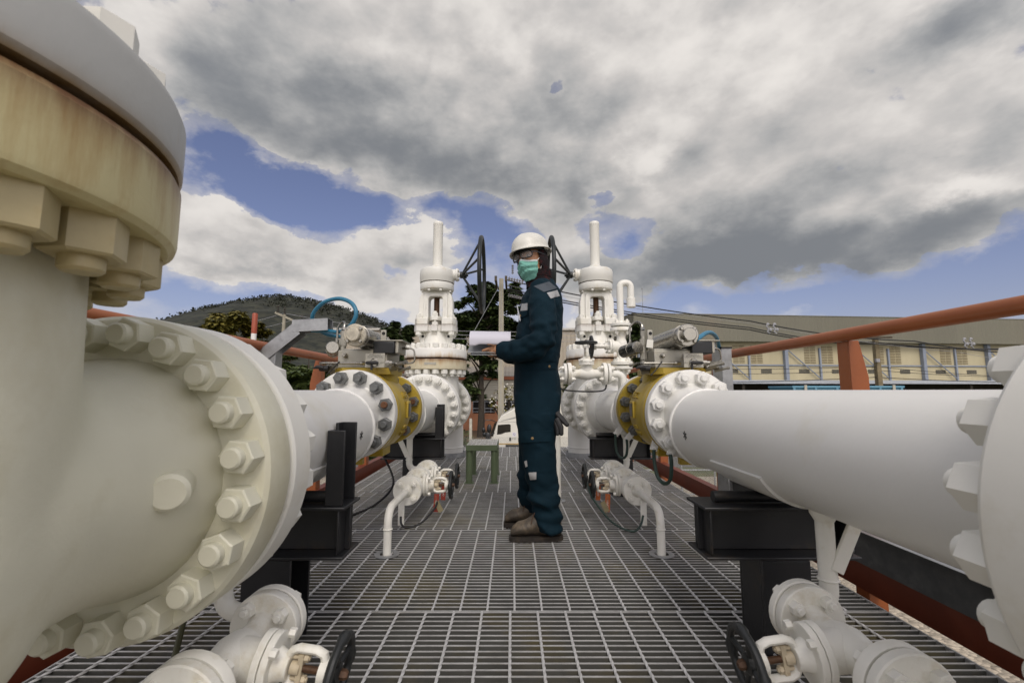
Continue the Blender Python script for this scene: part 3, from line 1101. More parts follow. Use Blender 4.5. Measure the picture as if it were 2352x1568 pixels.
YB0, YB1 = 2.19, 2.78        # faces of the ball valves
GY = 4.45                   # far gate valves
for s, X, y0 in ((-1, XL, .950), (1, XR, .458)):
    t = thing('pipe_spool', 'white pipe from the cream gate valve to the left yellow valve' if s < 0 else 'long white pipe on the right running up to the yellow valve', 'pipe', (X, 0, 0), 0, 'large white pipes')
    f12(y0, 1, t, W, True, 'n12w', 96)
    mb = MB()
    mb.lathe([(.162, y0 + .198), (.162, 1.955)], (0, 0, Z12), (0, 1, 0), 64)
    mb.build('pipe', WL, t, sharp=30)
    mb = MB()
    ecc(mb, 1.955, .162, Z12, 2.055, .1115, Z8)
    mb.build('reducer', WL, t, sharp=None)
    mb = MB()
    weldring(mb, (0, 1.957, Z12), .162)
    mb.build('weld_seam', WL, t)
    mb = MB()
    weldring(mb, (0, y0 + .198, Z12), .162)
    mb.build('weld_seam', WL, t)
    f8(2.187, -1, t, WL, ['n8r', 'n8g', 'n8g', 'n8g', 'n8g', 'n8g', 'n8g', 'n8g'] if s < 0 else 'n8w')
    star(t, X, 1.80, .615)
    # saddle pad under the pipe
    mb = MB()
    rings = []
    for k in range(2):
        pass
    yy0, yy1 = 1.30, 1.62
    vs, fs = [], []
    n = 20
    for y in (yy0, yy1):
        for rr_ in (.1625, .171):
            for i in range(n + 1):
                q = R(-160 + 140 * i / n) if False else R(-150 + 120 * i / n)
                vs.append((rr_ * math.cos(q), y, Z12 + rr_ * math.sin(q)))
    m1 = n + 1
    for i in range(n):
        fs += [(m1 + i, m1 + i + 1, 3 * m1 + i + 1, 3 * m1 + i), (i, m1 + i, m1 + i + 1, i + 1), (2 * m1 + i, 2 * m1 + i + 1, 3 * m1 + i + 1, 3 * m1 + i)]
    fs += [(0, 2 * m1, 3 * m1, m1), (n, m1 + n, 3 * m1 + n, 2 * m1 + n)]
    mb.add(vs, fs)
    mb.build('saddle_pad', WL, t)

for s, X in ((-1, XL), (1, XR)):
    t = thing('pipe_spool', 'short white pipe between the left yellow valve and the far gate valve' if s < 0 else 'short white pipe between the right yellow valve and far gate valve, below the bypass line', 'pipe', (X, 0, 0), 0, 'large white pipes')
    f8(YB1 + .003, 1, t, WL, 'n8w', studs=False)
    mb = MB()
    ecc(mb, YB1 + .15, .1115, Z8, YB1 + .33, .162, Z12)
    mb.build('reducer', WL, t, sharp=None)
    mb = MB()
    ye = GY - .4885 - .003
    mb.lathe([(.162, YB1 + .33), (.162, ye - .19)], (0, 0, Z12), (0, 1, 0), 56)
    mb.build('pipe', WL, t)
    mb = MB()
    weldring(mb, (0, YB1 + .33, Z12), .162)
    mb.build('weld_seam', WL, t)
    mb = MB()
    weldring(mb, (0, ye - .2, Z12), .162)
    mb.build('weld_seam', WL, t)
    f12(ye, -1, t, WL, True, 'n12w', 72)
    # elbow turning down through the floor beyond the gate valve
    t = thing('pipe_elbow', 'white elbow pipe going down through the floor behind the far left gate valve' if s < 0 else 'white elbow pipe going down through the floor behind the far right gate valve', 'pipe', (X, 0, 0), 0, 'elbow pipes at the far end')
    yf = GY + .4885 + .003
    f12(yf, 1, t, WL, True, 'n12w', 56)
    mb = MB()
    yc = yf + .19
    pts = [(0, yc + .43 * math.sin(R(a)), Z12 - .43 * (1 - math.cos(R(a)))) for a in range(0, 91, 6)]
    mb.tube(pts + [(0, yc + .43, -.15)], .162, 40)
    mb.build('pipe', WL, t, sharp=40)
    mb = MB()
    mb.torus((0, yc + .43, .115), (0, 0, 1), .163, .007, 48, 8)
    mb.build('weld_seam', WL, t)
    mb = MB()
    mb.ring((0, yc + .43, .002), (0, 0, 1), .185, .193, .055, 48)
    mb.build('floor_collar', M['galv'], t)
# --- yellow ball valves --------------------------------------------------------
M['yellow_plate'] = mat('dark_rating_plate', (0.06, 0.058, 0.05), 0.35, metal=0.4, var=0.2, vs=60)
for s, X in ((-1, XL), (1, XR)):
    t = thing('ball_valve', 'yellow flanged valve on the left pipeline with grey and rusty nuts' if s < 0 else 'yellow flanged valve on the right pipeline with raised letters and rating plate', 'valve', (X, 0, 0), 0, 'yellow valves')
    mb = MB()
    mb.lathe([(0, .003), (.135, .003), (.135, .006), (.2095, .006), (.2095, .052), (.207, .056), (.199, .06), (.196, .075), (.200, .10), (.205, .12), (.208, .16), (.208, .24), (.203, .285), (.19, .33), (.168, .37), (.150, .40), (.143, .44), (.141, .50), (.146, .522), (.158, .528), (.158, .535), (0, .535)], (0, YB0, Z8), (0, 1, 0), 72)
    mb.build('valve_body', M['yellow'], t, sharp=28)
    mb = MB()
    mb.lathe([(0, 0), (.135, 0), (.135, .006), (.203, .006), (.2095, .012), (.2095, .054), (.204, .06), (0, .06)], (0, YB1, Z8), (0, -1, 0), 72)
    mb.build('end_flange', M['yellow'], t, sharp=28)
    nuts(t, ['n8r', 'n8g', 'n8g', 'n8r', 'n8g', 'n8r', 'n8g'] if s < 0 else 'n8g', 12, .1745, (0, YB1 - .06, Z8), (0, -1, 0))
    mb = MB()
    mb.lathe([(.150, .13), (.145, .165), (.142, .215), (.142, .222)], (0, 2.40, Z8), (0, 0, 1), 40)
    mb.prism([(-.142, -.12), (-.09, -.162), (.09, -.162), (.142, -.12), (.142, .12), (.09, .142), (-.09, .142), (-.142, .12)], (0, 2.40, Z8 + .190), (1, 0, 0), (0, 1, 0), .034)
    mb.build('stem_neck', M['yellow'], t, sharp=30, bevel=.004)
    mb = MB()
    mb.bb((-.035, 2.21, Z8 - .245), (.035, 2.245, Z8 - .19))
    mb.bb((-.10, 2.33, Z8 - .222), (.10, 2.47, Z8 - .17))
    mb.build('valve_foot', M['yellow'], t, bevel=.004)
    sd = -s      # side facing the walkway
    pl = MB()
    u = V((0, 1, 0))
    q = R(4)
    pl.box((sd * .212, 2.385, Z8 + .012), (.012, .064, .088))
    pl.build('plate_seat', M['yellow'], t, bevel=.004)
    pl = MB()
    pl.box((sd * .2195, 2.385, Z8 + .010), (.003, .046, .066))
    pl.build('rating_plate', M['yellow_plate'], t)
    pl = MB()
    pl.box((sd * .2214, 2.385, Z8 + .006), (.001, .040, .046))
    pl.build('plate_print', mat('grey_plate_print', (0.14, 0.135, 0.12), .4, metal=.3, var=.3, vs=160), t)
    ux = (0, 1, 0) if sd > 0 else (0, -1, 0)
    for w_, zz, tilt in ((('KEC'), .088, .42), ('FLSB', -.078, -.38), ('TN W', -.108, -.55)):
        n = V((sd * math.cos(tilt), 0, math.sin(tilt)))
        up = V((-sd * math.sin(tilt), 0, math.cos(tilt)))
        text('raised_lettering', w_, .052 if zz > 0 else .032, M['yellow'], t, V((0, 2.385, Z8)) + n * .2085, ux, up, .006)

# --- actuators ------------------------------------------------------------------
M['fit'] = mat('dull_steel_fitting', (.26, .25, .215), .5, metal=.7, var=.15, vs=40)


def actuator(X, label, right):
    t = thing('valve_actuator', label, 'actuator', (X, 2.40, Z8 + .2245), 0, 'stainless actuators on the yellow valves')
    S, SD = M['steel'], M['steel_dull']
    z0 = 0.0
    mb = MB()
    mb.bb((-.125, -.135, .0), (.125, .115, .090))
    mb.bb((-.115, -.10, .091), (.105, .10, .100))
    base = mb.build('mounting_block', SD, t, bevel=.004)
    for x, z in ((.035, .062), (.045, .018), (-.085, .062)):
        m2 = MB()
        m2.lathe([(.013, 0), (.013, .012), (.011, .014)], (x, -.136, z), (0, -1, 0), 6)
        m2.cyl((x, -.148, z), (x, -.166, z), .009, bev=.002)
        m2.build('plug', S, t)
    # main cylinder with end cap
    zc = .152
    mb = MB()
    mb.lathe([(.046, -.235), (.0525, -.232), (.0525, .215), (.048, .22), (0, .22)], (0, 0, zc), (0, 1, 0), 40)
    mb.torus((0, -.215, zc), (0, 1, 0), .0527, .0022, 40, 6)
    mb.torus((0, -.205, zc), (0, 1, 0), .0527, .0022, 40, 6)
    cyl = mb.build('cylinder', S, t, sharp=30)
    cap_m = M['steel'] if right else M['castcap']
    mb = MB()
    mb.lathe([(.050, -.262), (.0545, -.258), (.0545, -.236), (.052, -.233), (0, -.233)], (0, 0, zc), (0, 1, 0), 40)
    mb.lathe([(0, -.292), (.029, -.292), (.0325, -.289), (.0325, -.26)], (0, 0, zc), (0, 1, 0), 32)
    mb.build('end_cap', cap_m, cyl, sharp=30)
    for i in range(4):
        q = PI / 4 + i * PI / 2
        m2 = MB()
        m2.lathe([(.0085, 0), (.0085, .009), (.006, .011)], (.043 * math.cos(q), -.262, zc + .043 * math.sin(q)), (0, -1, 0), 12)
        m2.build('cap_screw', S, cyl)
    for y in (-.10, .10):
        mb = MB()
        mb.bb((-.02, y - .018, .1005), (.02, y + .018, .118))
        mb.build('cylinder_bracket', S, t)
    # black junction box, top plate and lug
    mb = MB()
    mb.bb((.058, -.155, .070), (.165, -.02, .132))
    mb.build('junction_box', M['plastic'], t, bevel=.005)
    mb = MB()
    mb.bb((.166, -.14, .075), (.182, .02, .135))
    mb.bb((.06, -.15, .1345), (.205, .05, .1405))
    mb.build('top_plate', SD, t, bevel=.002)
    lx = -.108 if right else .085
    mb = MB()
    mb.bb((lx - .022, -.05, .10), (lx + .006, -.034, .205))
    mb.build('lifting_lug', SD, t, bevel=.003)
    mb = MB()
    mb.cyl((lx - .006, -.0515, .186), (lx - .006, -.0325, .186), .009)
    mb.build('lug_hole', M['dark'], t)
    # warning plate with handle
    px = .045 if right else .085
    mb = MB()
    mb.bb((px - .048, -.205, -.002), (px + .048, -.202, .068))
    wp = mb.build('warning_plate', SD, t, bevel=.001)
    y = -.2055
    text('warning_text', 'ATTENTION !!!', .0085, M['black_ink'], wp, (px, y, .061), (1, 0, 0), (0, 0, 1), .0002)
    text('warning_text', 'BALL VALVE HANDLE MUST BE', .0052, M['black_ink'], wp, (px, y, .0535), (1, 0, 0), (0, 0, 1), .0002)
    text('warning_text', 'LOCKED INTO "OPERATE" POSITION', .0048, M['black_ink'], wp, (px, y, .0475), (1, 0, 0), (0, 0, 1), .0002)
    text('warning_text', 'OFF' if not right else 'OPERATE', .0045, M['black_ink'], wp, (px - .038, y, .022), (1, 0, 0), (0, 0, 1), .0002)
    text('warning_text', 'OPERATE' if not right else 'OFF', .0045, M['black_ink'], wp, (px + .036, y, .022), (1, 0, 0), (0, 0, 1), .0002)
    mb = MB()
    mb.lathe([(0, 0), (.021, 0), (.021, .006), (.016, .010), (0, .010)], (px - .002, -.205, .022), (0, -1, 0), 28)
    mb.build('handle_boss', S, t)
    mb = MB()
    k = -1 if not right else 1
    mb.tube([(px - k * .022, -.219, .021), (px - k * .01, -.221, .022), (px + k * .015, -.222, .021), (px + k * .033, -.221, .020), (px + k * .040, -.219, .020)], [.004, .0085, .0085, .008, .005], 12, rx=.75)
    mb.tube([(px - .012, -.214, .016), (px - .012, -.214, -.014)], .006, 8)
    mb.build('valve_handle', M['rubber'], t)
    # tubing and fittings
    def fit(nm, pts, r, mat_=S):
        m2 = MB()
        m2.tube(pts, r, 12)
        for e, f in ((0, 1), (-1, -2)):
            a, b = V(pts[e]), V(pts[f])
            d = (b - a).normalized()
            m2.lathe([(r * 1.9, 0), (r * 1.9, .018)], a, d, 6)
            m2.lathe([(r * 1.6, 0), (r * 1.6, .013)], a + d * .019, d, 12)
        return m2.build(nm, mat_, t, sharp=30)
    def arc(p, n=6):
        """round the corners of a polyline"""
        p = [V(q) for q in p]
        out = [p[0]]
        for i in range(1, len(p) - 1):
            a, b, c = p[i - 1], p[i], p[i + 1]
            k = min(.022, (a - b).length * .45, (c - b).length * .45)
            s_, e_ = b + (a - b).normalized() * k, b + (c - b).normalized() * k
            for j in range(n + 1):
                q = j / n
                out.append(s_ * (1 - q) ** 2 + b * 2 * q * (1 - q) + e_ * q * q)
        return out + [p[-1]]
    fit('tubing', arc([(px - .052, -.17, .022), (-.20, -.17, .022), (-.215, -.12, .022), (-.21, .0, .02)]), .0052)
    fit('tubing', arc([(.183, -.06, .105), (.245, -.06, .105), (.25, -.06, .03), (.16, -.06, .024)]), .0042)
    fit('tubing', arc([(-.20, .04, .13), (-.20, .04, .235), (-.168, .03, .262), (-.145, .0, .25), (-.145, -.02, .205)]), .0062)
    fit('tubing', arc([(px + .05, -.19, .022), (px + .085, -.19, .022), (px + .09, -.12, .01)]), .007)
    # upright fitting stack
    mb = MB()
    fx = -.145
    for r_, a, b, sg in ((.0135, -.01, .012, 6), (.011, .012, .028, 16), (.0135, .028, .046, 6), (.020, .05, .088, 6), (.0165, .088, .122, 24), (.0205, .122, .158, 6), (.013, .158, .175, 16), (.0145, .175, .203, 6)):
        mb.lathe([(r_, a), (r_, b)], (fx, -.02, 0), (0, 0, 1), sg)
    mb.build('filter_fitting', SD, t, sharp=30)
    mb = MB()
    mb.lathe([(0, -.075), (.03, -.075), (.034, -.071), (.034, .06), (.03, .066), (0, .066)], (-.205, 0, .105), V((.35, -1, .1)), 32)
    mb.torus((-.205, 0, .105), V((.35, -1, .1)), .034, .0025, 32, 6)
    mb.build('accumulator', S, t, sharp=30)
    for x, yy, zz, r_ in ((-.175, -.13, .0, .016), (-.16, -.09, -.012, .018), (.15, -.12, -.004, .014), (.175, -.1, .02, .013), (.17, -.14, .012, .010), (.2, -.13, -.01, .009)):
        mb = MB()
        mb.lathe([(r_, -.02), (r_, .02)], (x, yy, zz), V((.8, -.4, .2)), 6)
        mb.lathe([(r_ * .7, .02), (r_ * .7, .04), (r_ * .9, .041), (r_ * .9, .052)], (x, yy, zz), V((.8, -.4, .2)), 12)
        mb.build('fitting', M['fit'], t, sharp=30)
    mb = MB()
    mb.lathe([(.014, -.022), (.014, .022)], (-.18, -.16, -.004), (1, 0, 0), 12)
    mb.tube([(-.23, -.17, -.004), (-.215, -.17, .002), (-.195, -.17, .003), (-.18, -.17, -.002)], [.003, .009, .011, .008], 10)
    mb.tube([(-.16, -.18, -.04), (-.13, -.18, -.008), (-.10, -.175, .03)], .0035, 8)
    mb.build('small_handle', M['rubber'], t)
    if right:
        mb = MB()
        mb.box((-.122, -.062, .13), (.034, .001, .042), Matrix.Rotation(.12, 3, 'Y'))
        mb.build('paper_tag', M['white'], t)
    return t


actuator(XL, 'stainless actuator with dull cast end cap on the left yellow valve', False)
actuator(XR, 'stainless actuator with bright end cap on the right yellow valve', True)

# --- small drain valves -----------------------------------------------------------
G2 = M['white_grub']


def small_valve(loc, s, label, group, tagm=None, metal=False, rot=None, wheel_m=None):
    """2 inch gate valve; bore along local Y, stem towards local +X*s"""
    t = thing('small_gate_valve', label, 'valve', loc, 0, group)
    if rot is not None:
        t.rotation_euler = rot
    mb = MB()
    mb.lathe([(0, -.144), (.080, -.144), (.082, -.140), (.082, -.120), (.080, -.117), (.04, -.117), (.034, -.10), (.033, -.06), (.042, -.035), (.047, 0), (.042, .035), (.033, .06), (.034, .10), (.04, .117), (.080, .117), (.082, .120), (.082, .140), (.080, .144), (0, .144)], (0, 0, 0), (0, 1, 0), 32)
    mb.lathe([(.045, 0), (.043, .05), (.046, .062), (.058, .066)], (0, 0, 0), (s, 0, 0), 24)
    mb.build('valve_body', G2, t, sharp=30)
    pts8 = [(.062 * math.cos(q) * (1.0), .066 * math.sin(q)) for q in [R(a) for a in (10, 30, 60, 80, 100, 120, 150, 170, 190, 210, 240, 260, 280, 300, 330, 350)]]
    mb = MB()
    mb.prism([(a * .92, b) for a, b in pts8], (s * .064, 0, 0), (0, 1, 0), (0, 0, 1), .016 * s)
    mb.prism([(a * .92, b) for a, b in pts8], (s * .082, 0, 0), (0, 1, 0), (0, 0, 1), .016 * s)
    mb.lathe([(.036, .096), (.030, .108), (.027, .128), (0, .128)], (0, 0, 0), (s, 0, 0), 20)
    mb.build('bonnet', G2, t, sharp=30, bevel=.002)
    for sy in (-1, 1):
        for sz in (-1, 1):
            mb = MB()
            mb.lathe([(.0105, .098), (.0105, .110), (.009, .112)], (0, sy * .042, sz * .045), (s, 0, 0), 6)
            mb.build('bonnet_bolt', G2, t)
    # yoke: two bars bent out and back in, along the stem
    mb = MB()
    for sz in (-1, 1):
        mb.tube([(s * .118, 0, sz * .012), (s * .128, 0, sz * .034), (s * .142, 0, sz * .040), (s * .180, 0, sz * .040), (s * .196, 0, sz * .034), (s * .204, 0, sz * .012)], .0095, 10, rx=1.25)
    mb.lathe([(.026, 0), (.027, .014), (.020, .024)], (s * .194, 0, 0), (s, 0, 0), 18)
    mb.build('yoke', G2, t, sharp=40)
    mb = MB()
    mb.cyl((s * .12, 0, 0), (s * .24, 0, 0), .0075, seg=12)
    mb.build('stem', M['rusty'], t)
    mb = MB()
    mb.box((s * .150, 0, 0), (.011, .018, .062))
    mb.lathe([(.014, 0), (.014, .02)], (s * .130, 0, 0), (s, 0, 0), 16)
    for sz in (-1, 1):
        mb.tube([(s * .125, 0, sz * .022), (s * .168, 0, sz * .022)], .005, 8)
        mb.lathe([(.009, 0), (.009, .009)], (s * .156, 0, sz * .022), (s, 0, 0), 6)
    mb.build('gland', mat('rusty_white_paint', (0.55, 0.47, 0.33), .5, var=.2, vs=30, rust=.55, rust_s=30, rust_col=(.17, .08, .025)) if 'gland_m' not in MESHES else MESHES['gland_m'], t)
    # handwheel
    wm = wheel_m or M['wheelblack']
    mb = MB()
    mb.lathe([(.020, 0), (.022, .006), (.022, .018), (.014, .022)], (s * .216, 0, 0), (s, 0, 0), 18)
    wheel = mb.build('handwheel', wm, t)
    rim = MB()
    n = 48
    rr_ = [.0092 + (.0035 if (i % 12) in (0, 1, 11) else 0) for i in range(n)]
    rim.tube([(s * .232, .073 * math.cos(2 * PI * i / n), .073 * math.sin(2 * PI * i / n)) for i in range(n)], rr_, 10, closed=True)
    rim.build('rim', wm, wheel)
    for i in range(4):
        q = i * PI / 2 + .35
        sp = MB()
        sp.tube([(s * .226, .016 * math.cos(q), .016 * math.sin(q)), (s * .229, .045 * math.cos(q), .045 * math.sin(q)), (s * .232, .071 * math.cos(q), .071 * math.sin(q))], .0068, 8)
        sp.build('spoke', wm, wheel)
    mb = MB()
    mb.lathe([(.011, 0), (.011, .010), (.007, .016)], (s * .238, 0, 0), (s, 0, 0), 6)
    mb.build('wheel_nut', M['rusty'], wheel)
    for i in range(2):
        for sy in (-1, 1):
            pass
    nuts(t, 'n2w', 4, .058, (0, -.117, 0), (0, 1, 0), first=.5)
    nuts(t, 'n2w', 4, .058, (0, .117, 0), (0, -1, 0), first=.5)
    if tagm:
        mb = MB()
        mb.box((s * .15, -.052, -.095), (.030, .0016, .105), Matrix.Rotation(.06, 3, 'Y'))
        mb.build('lock_tag', tagm, t)
        text('tag_text', 'OPEN', .016, M['white_ink'], t, (s * .15, -.0535, -.10), (0, 0, 1), (-1, 0, 0), .0002)
    if metal:
        mb = MB()
        mb.box((s * .168, -.060, -.115), (.030, .0012, .065), Matrix.Rotation(-.45, 3, 'Y'))
        mb.tube([(s * .152, -.058, -.086), (s * .145, -.05, -.04)], .0012, 5)
        mb.build('metal_tag', M['brasstag'], t)
    return t


MESHES['gland_m'] = mat('rusty_white_paint', (0.55, 0.47, 0.33), .5, var=.2, vs=30, rust=.55, rust_s=30, rust_col=(.17, .08, .025))


def bend(pts, rad, n=8):
    """polyline with rounded elbows"""
    p = [V(q) for q in pts]
    out = [p[0]]
    for i in range(1, len(p) - 1):
        a, b, c = p[i - 1], p[i], p[i + 1]
        k = min(rad, (a - b).length * .48, (c - b).length * .48)
        s_, e_ = b + (a - b).normalized() * k, b + (c - b).normalized() * k
        for j in range(n + 1):
            q = j / n
            out.append(s_ * (1 - q) ** 2 + b * 2 * q * (1 - q) + e_ * q * q)
    return out + [p[-1]]


def flange2(mb, o, axis, R_=.082, th=.027):
    mb.lathe([(0, 0), (.045, 0), (.045, .003), (R_ - .003, .003), (R_, .006), (R_, th - .003), (R_ - .003, th), (.036, th), (.026, th + .022), (.0225, th + .035), (0, th + .03)], o, axis, 36)


def drain(X, XA, Yr, s, lab, two=True, leg=.10, front=True, za=.215):
    """drain line under a main pipe: drop, elbow, valves in series, down to the floor"""
    t = thing('drain_line', lab[0], 'pipe', (XA, Yr, za), 0, 'white drain lines under the large pipes')
    dx = X - XA
    mb = MB()
    mb.tube(bend([(dx, leg, Z12 - .15 - za), (dx, leg, 0), (0, leg, 0), (0, .0, 0)], .055), .0225, 20)
    mb.lathe([(.036, 0), (.034, .03), (.023, .05)], (dx, leg, Z12 - .145 - za), (0, 0, -1), 20)
    mb.torus((dx, leg, .07), (0, 0, 1), .023, .004, 24, 6)
    mb.build('drop_pipe', G2, t, sharp=40)
    mb = MB()
    flange2(mb, (0, 0, 0), (0, 1, 0))
    mb.build('flange', G2, t, sharp=30)
    nuts(t, 'n2w', 4, .058, (0, .027, 0), (0, 1, 0), first=.5)
    mb = MB()
    mb.box((dx - .056 * s, leg - .02, .19), (.036, .010, .21), Matrix.Rotation(-.46 * s, 3, 'Y'))
    mb.build('gusset', G2, t, bevel=.002)
    n = 2 if two else 1
    L_ = .290
    for k in range(n):
        small_valve((XA, Yr - .003 - L_ / 2 - k * (L_ + .003), za), s, *lab[1][k], rot=None if two else (0, .14 * s, 0))
    ye = -.003 - n * (L_ + .003) + .002
    if front:
        mb = MB()
        flange2(mb, (0, ye, 0), (0, -1, 0))
        mb.build('flange', G2, t, sharp=30)
        nuts(t, 'n2w', 4, .058, (0, ye - .027, 0), (0, -1, 0), first=.5)
        mb = MB()
        mb.tube(bend([(0, ye - .03, 0), (0, ye - .42, 0), (0, ye - .42, -za - .06)], .085), .0195, 20)
        mb.torus((0, ye - .42, -.095), (0, 0, 1), .020, .004, 24, 6)
        mb.build('outlet_pipe', G2, t, sharp=40)
        mb = MB()
        mb.box((-.028 * s, ye - .036, -.12), (.036, .006, .14))
        mb.build('earth_lug', G2, t, bevel=.003)
        mb = MB()
        mb.ring((0, ye - .42, -za + .002), (0, 0, 1), .034, .06, .004, 24)
        mb.build('floor_plate', M['galv'], t)
    return t


gsv = 'small drain gate valves with black handwheels'
drain(XL, -.606, 3.28, 1, ('white drain line under the left pipe, ending in a white post at the floor', [
    ('rear small valve of the far left drain set, beside the green stool', gsv, M['redtag'], False),
    ('front small valve of the far left drain set with red tag and brass tag', gsv, M['redtag'], True)]))
drain(XR, .725, 3.28, -1, ('white drain line under the right pipe beyond the worker, ending in a floor post', [
    ('rear small valve of the far right drain set', gsv, M['orangetag'], False),
    ('front small valve of the far right drain set with orange tags', gsv, M['orangetag'], True)]))
drain(XL, -.606, 1.19, 1, ('white drain line below the cream valve at the bottom left', [
    ('small valve with rusty black wheel at the bottom left', gsv, M['redtag'], False)]), two=False, leg=.05, za=.215)
drain(XR + .01, .757, 1.225, -1, ('white drain line below the long right pipe at the bottom right', [
    ('small valve with black wheel and worn hub at the bottom right', gsv, M['redtag'], False)]), two=False, leg=.05, za=.215)
# --- bypass line and gooseneck vent on the right pipe -----------------------------
YBP = 3.34
t = thing('bypass_line', 'thin white bypass line with flanges crossing behind the worker', 'pipe', (XR, YBP, .79), 0)
zb = .915
mb = MB()
mb.tube(bend([(-.02, 0, 0 - .02), (-.02, 0, zb - .79), (-.16, 0, zb - .79)], .06), .026, 18)
mb.tube(bend([(-.42, 0, zb - .79), (-.515, 0, zb - .79), (-.515, 0, -.86)], .06), .0245, 18)
mb.build('pipe', W, t, sharp=40)
for x, d in ((-.142, 1), (-.438, -1)):
    mb = MB()
    flange2(mb, (x, 0, zb - .79), (d, 0, 0), .078, .024)
    mb.build('flange', W, t, sharp=30)
    nuts(t, 'n2w', 4, .055, (x + d * .024, 0, zb - .79), (d, 0, 0), first=.5)
mb = MB()
mb.ring((-.515, 0, -.788), (0, 0, 1), .03, .055, .004, 24)
mb.build('floor_plate', M['galv'], t)
t2 = small_valve((XR - .29, YBP, zb), 1, 'small globe valve with flat horizontal wheel on the bypass line', None, rot=(0, 0, 0))
t2.rotation_euler = Matrix(((0, -1, 0), (0, 0, -1), (1, 0, 0))).to_euler()
tag(t2, cat='valve')
t = thing('vent_pipe', 'white gooseneck vent pipe standing on the right pipeline', 'pipe', (XR, 3.45, .79), 0)
mb = MB()
mb.tube([(0, 0, -.02), (0, 0, .20)], .032, 18)
mb.build('riser', W, t)
mb = MB()
mb.tube(bend([(0, 0, .53), (0.0, 0, .84), (.085, 0, .84), (.085, 0, .70)], .06), .026, 18)
mb.cyl((.085, 0, .645), (.085, 0, .72), .034, bev=.004)
mb.build('gooseneck', W, t, sharp=40)
for z, d in ((.188, -1), (.492, 1)):
    mb = MB()
    flange2(mb, (0, 0, z), (0, 0, d), .079, .025)
    mb.build('flange', W, t, sharp=30)
    nuts(t, 'n2w', 4, .056, (0, 0, z + d * .025), (0, 0, d), first=.5)
t3 = small_valve((XR, 3.45, .79 + .34), -1, 'small valve with black side wheel on the vent pipe', None)
t3.rotation_euler = Matrix(((1, 0, 0), (0, 0, -1), (0, 1, 0))).to_euler()

# --- pipe supports ---------------------------------------------------------------
def ibeam(mb, x0, x1, y, z0, z1, w=.15, tf=.010, tw=.008):
    mb.bb((x0, y - w / 2, z1 - tf), (x1, y + w / 2, z1))
    mb.bb((x0, y - w / 2, z0), (x1, y + w / 2, z0 + tf))
    mb.bb((x0 + .004, y - tw / 2, z0 + tf), (x1 - .004, y + tw / 2, z1 - tf))
    # chamfered end stiffeners close the flanges
    mb.bb((x0 + .02, y - w / 2 + .012, z0 + tf), (x0 + .028, y + w / 2 - .012, z1 - tf))
    mb.bb((x1 - .028, y - w / 2 + .012, z0 + tf), (x1 - .02, y + w / 2 - .012, z1 - tf))


def support(X, Y, label, guides):
    t = thing('pipe_support', label, 'support', (X, Y, 0), 0, 'black steel pipe supports')
    z0, z1 = .270, .428
    mb = MB()
    ibeam(mb, -.245, .235, 0, z0, z1)
    mb.build('cross_beam', M['black'], t, bevel=.003)
    mb = MB()
    mb.bb((-.075, -.072, -.2), (.075, -.062, z0 - .001))
    mb.bb((-.075, .062, -.2), (.075, .072, z0 - .001))
    mb.bb((-.004, -.062, -.2), (.004, .062, z0 - .001))
    mb.bb((-.075, -.060, -.2), (-.067, .060, z0 - .001))
    mb.build('column', M['black'], t, bevel=.002)
    mb = MB()
    mb.cyl((-.19, -.01, z1 + .0195), (.19, -.01, z1 + .0195), .0185, seg=16)
    mb.build('rest_bar', M['black'], t)
    if guides:
        for y, h in ((-.055, .235), (.050, .255)):
            mb = MB()
            mb.bb((.166, y - .005, z1), (.222, y + .005, z1 + h))
            mb.bb((.166, y + .005, z1), (.176, y + .050, z1 + h)) if y < 0 else mb.bb((.166, y - .045, z1), (.176, y - .005, z1 + h))
            mb.build('guide_plate', M['black'], t, bevel=.002)
    return t


support(XL, 1.52, 'black support with upright guide plates under the near left pipe', True)
support(XR, 1.52, 'black support with wide cross beam under the near right pipe', False)
support(XL, 3.56, 'black support with guide plates under the far left pipe', True)
support(XR, 3.56, 'black support with plain cross beam under the far right pipe', False)

# --- earth cables -----------------------------------------------------------------
def cable(pts, r, m, label, group='earth bonding cables', n=10):
    p = [V(q) for q in pts]
    out = []
    for i in range(len(p) - 1):
        a, b, c, d = p[max(i - 1, 0)], p[i], p[i + 1], p[min(i + 2, len(p) - 1)]
        for j in range(n):
            q = j / n
            out.append(0.5 * ((2 * b) + (c - a) * q + (2 * a - 5 * b + 4 * c - d) * q * q + (3 * b - a - 3 * c + d) * q ** 3))
    out.append(p[-1])
    mb = MB()
    mb.tube(out, r, 10)
    o = mb.build('bonding_cable', m, None, sharp=60)
    tag(o, label, 'cable', group)
    return o


def lug(parent_label, a, b, w=.034):
    a, b = V(a), V(b)
    mb = MB()
    d = (b - a)
    u = d.normalized()
    side = u.cross(V((0, 1, 0))).normalized()
    mb.prism([(-w / 2, 0), (w / 2, 0), (w / 2, d.length), (-w / 2, d.length)], a, side, u, .006)
    mb.cyl(b - u * .012 + V((0, -.012, 0)), b - u * .012 + V((0, .012, 0)), .007, seg=10)
    o = mb.build('earth_lug', WL, None)
    tag(o, parent_label, 'bracket', 'earth lugs bolted to the flanges')


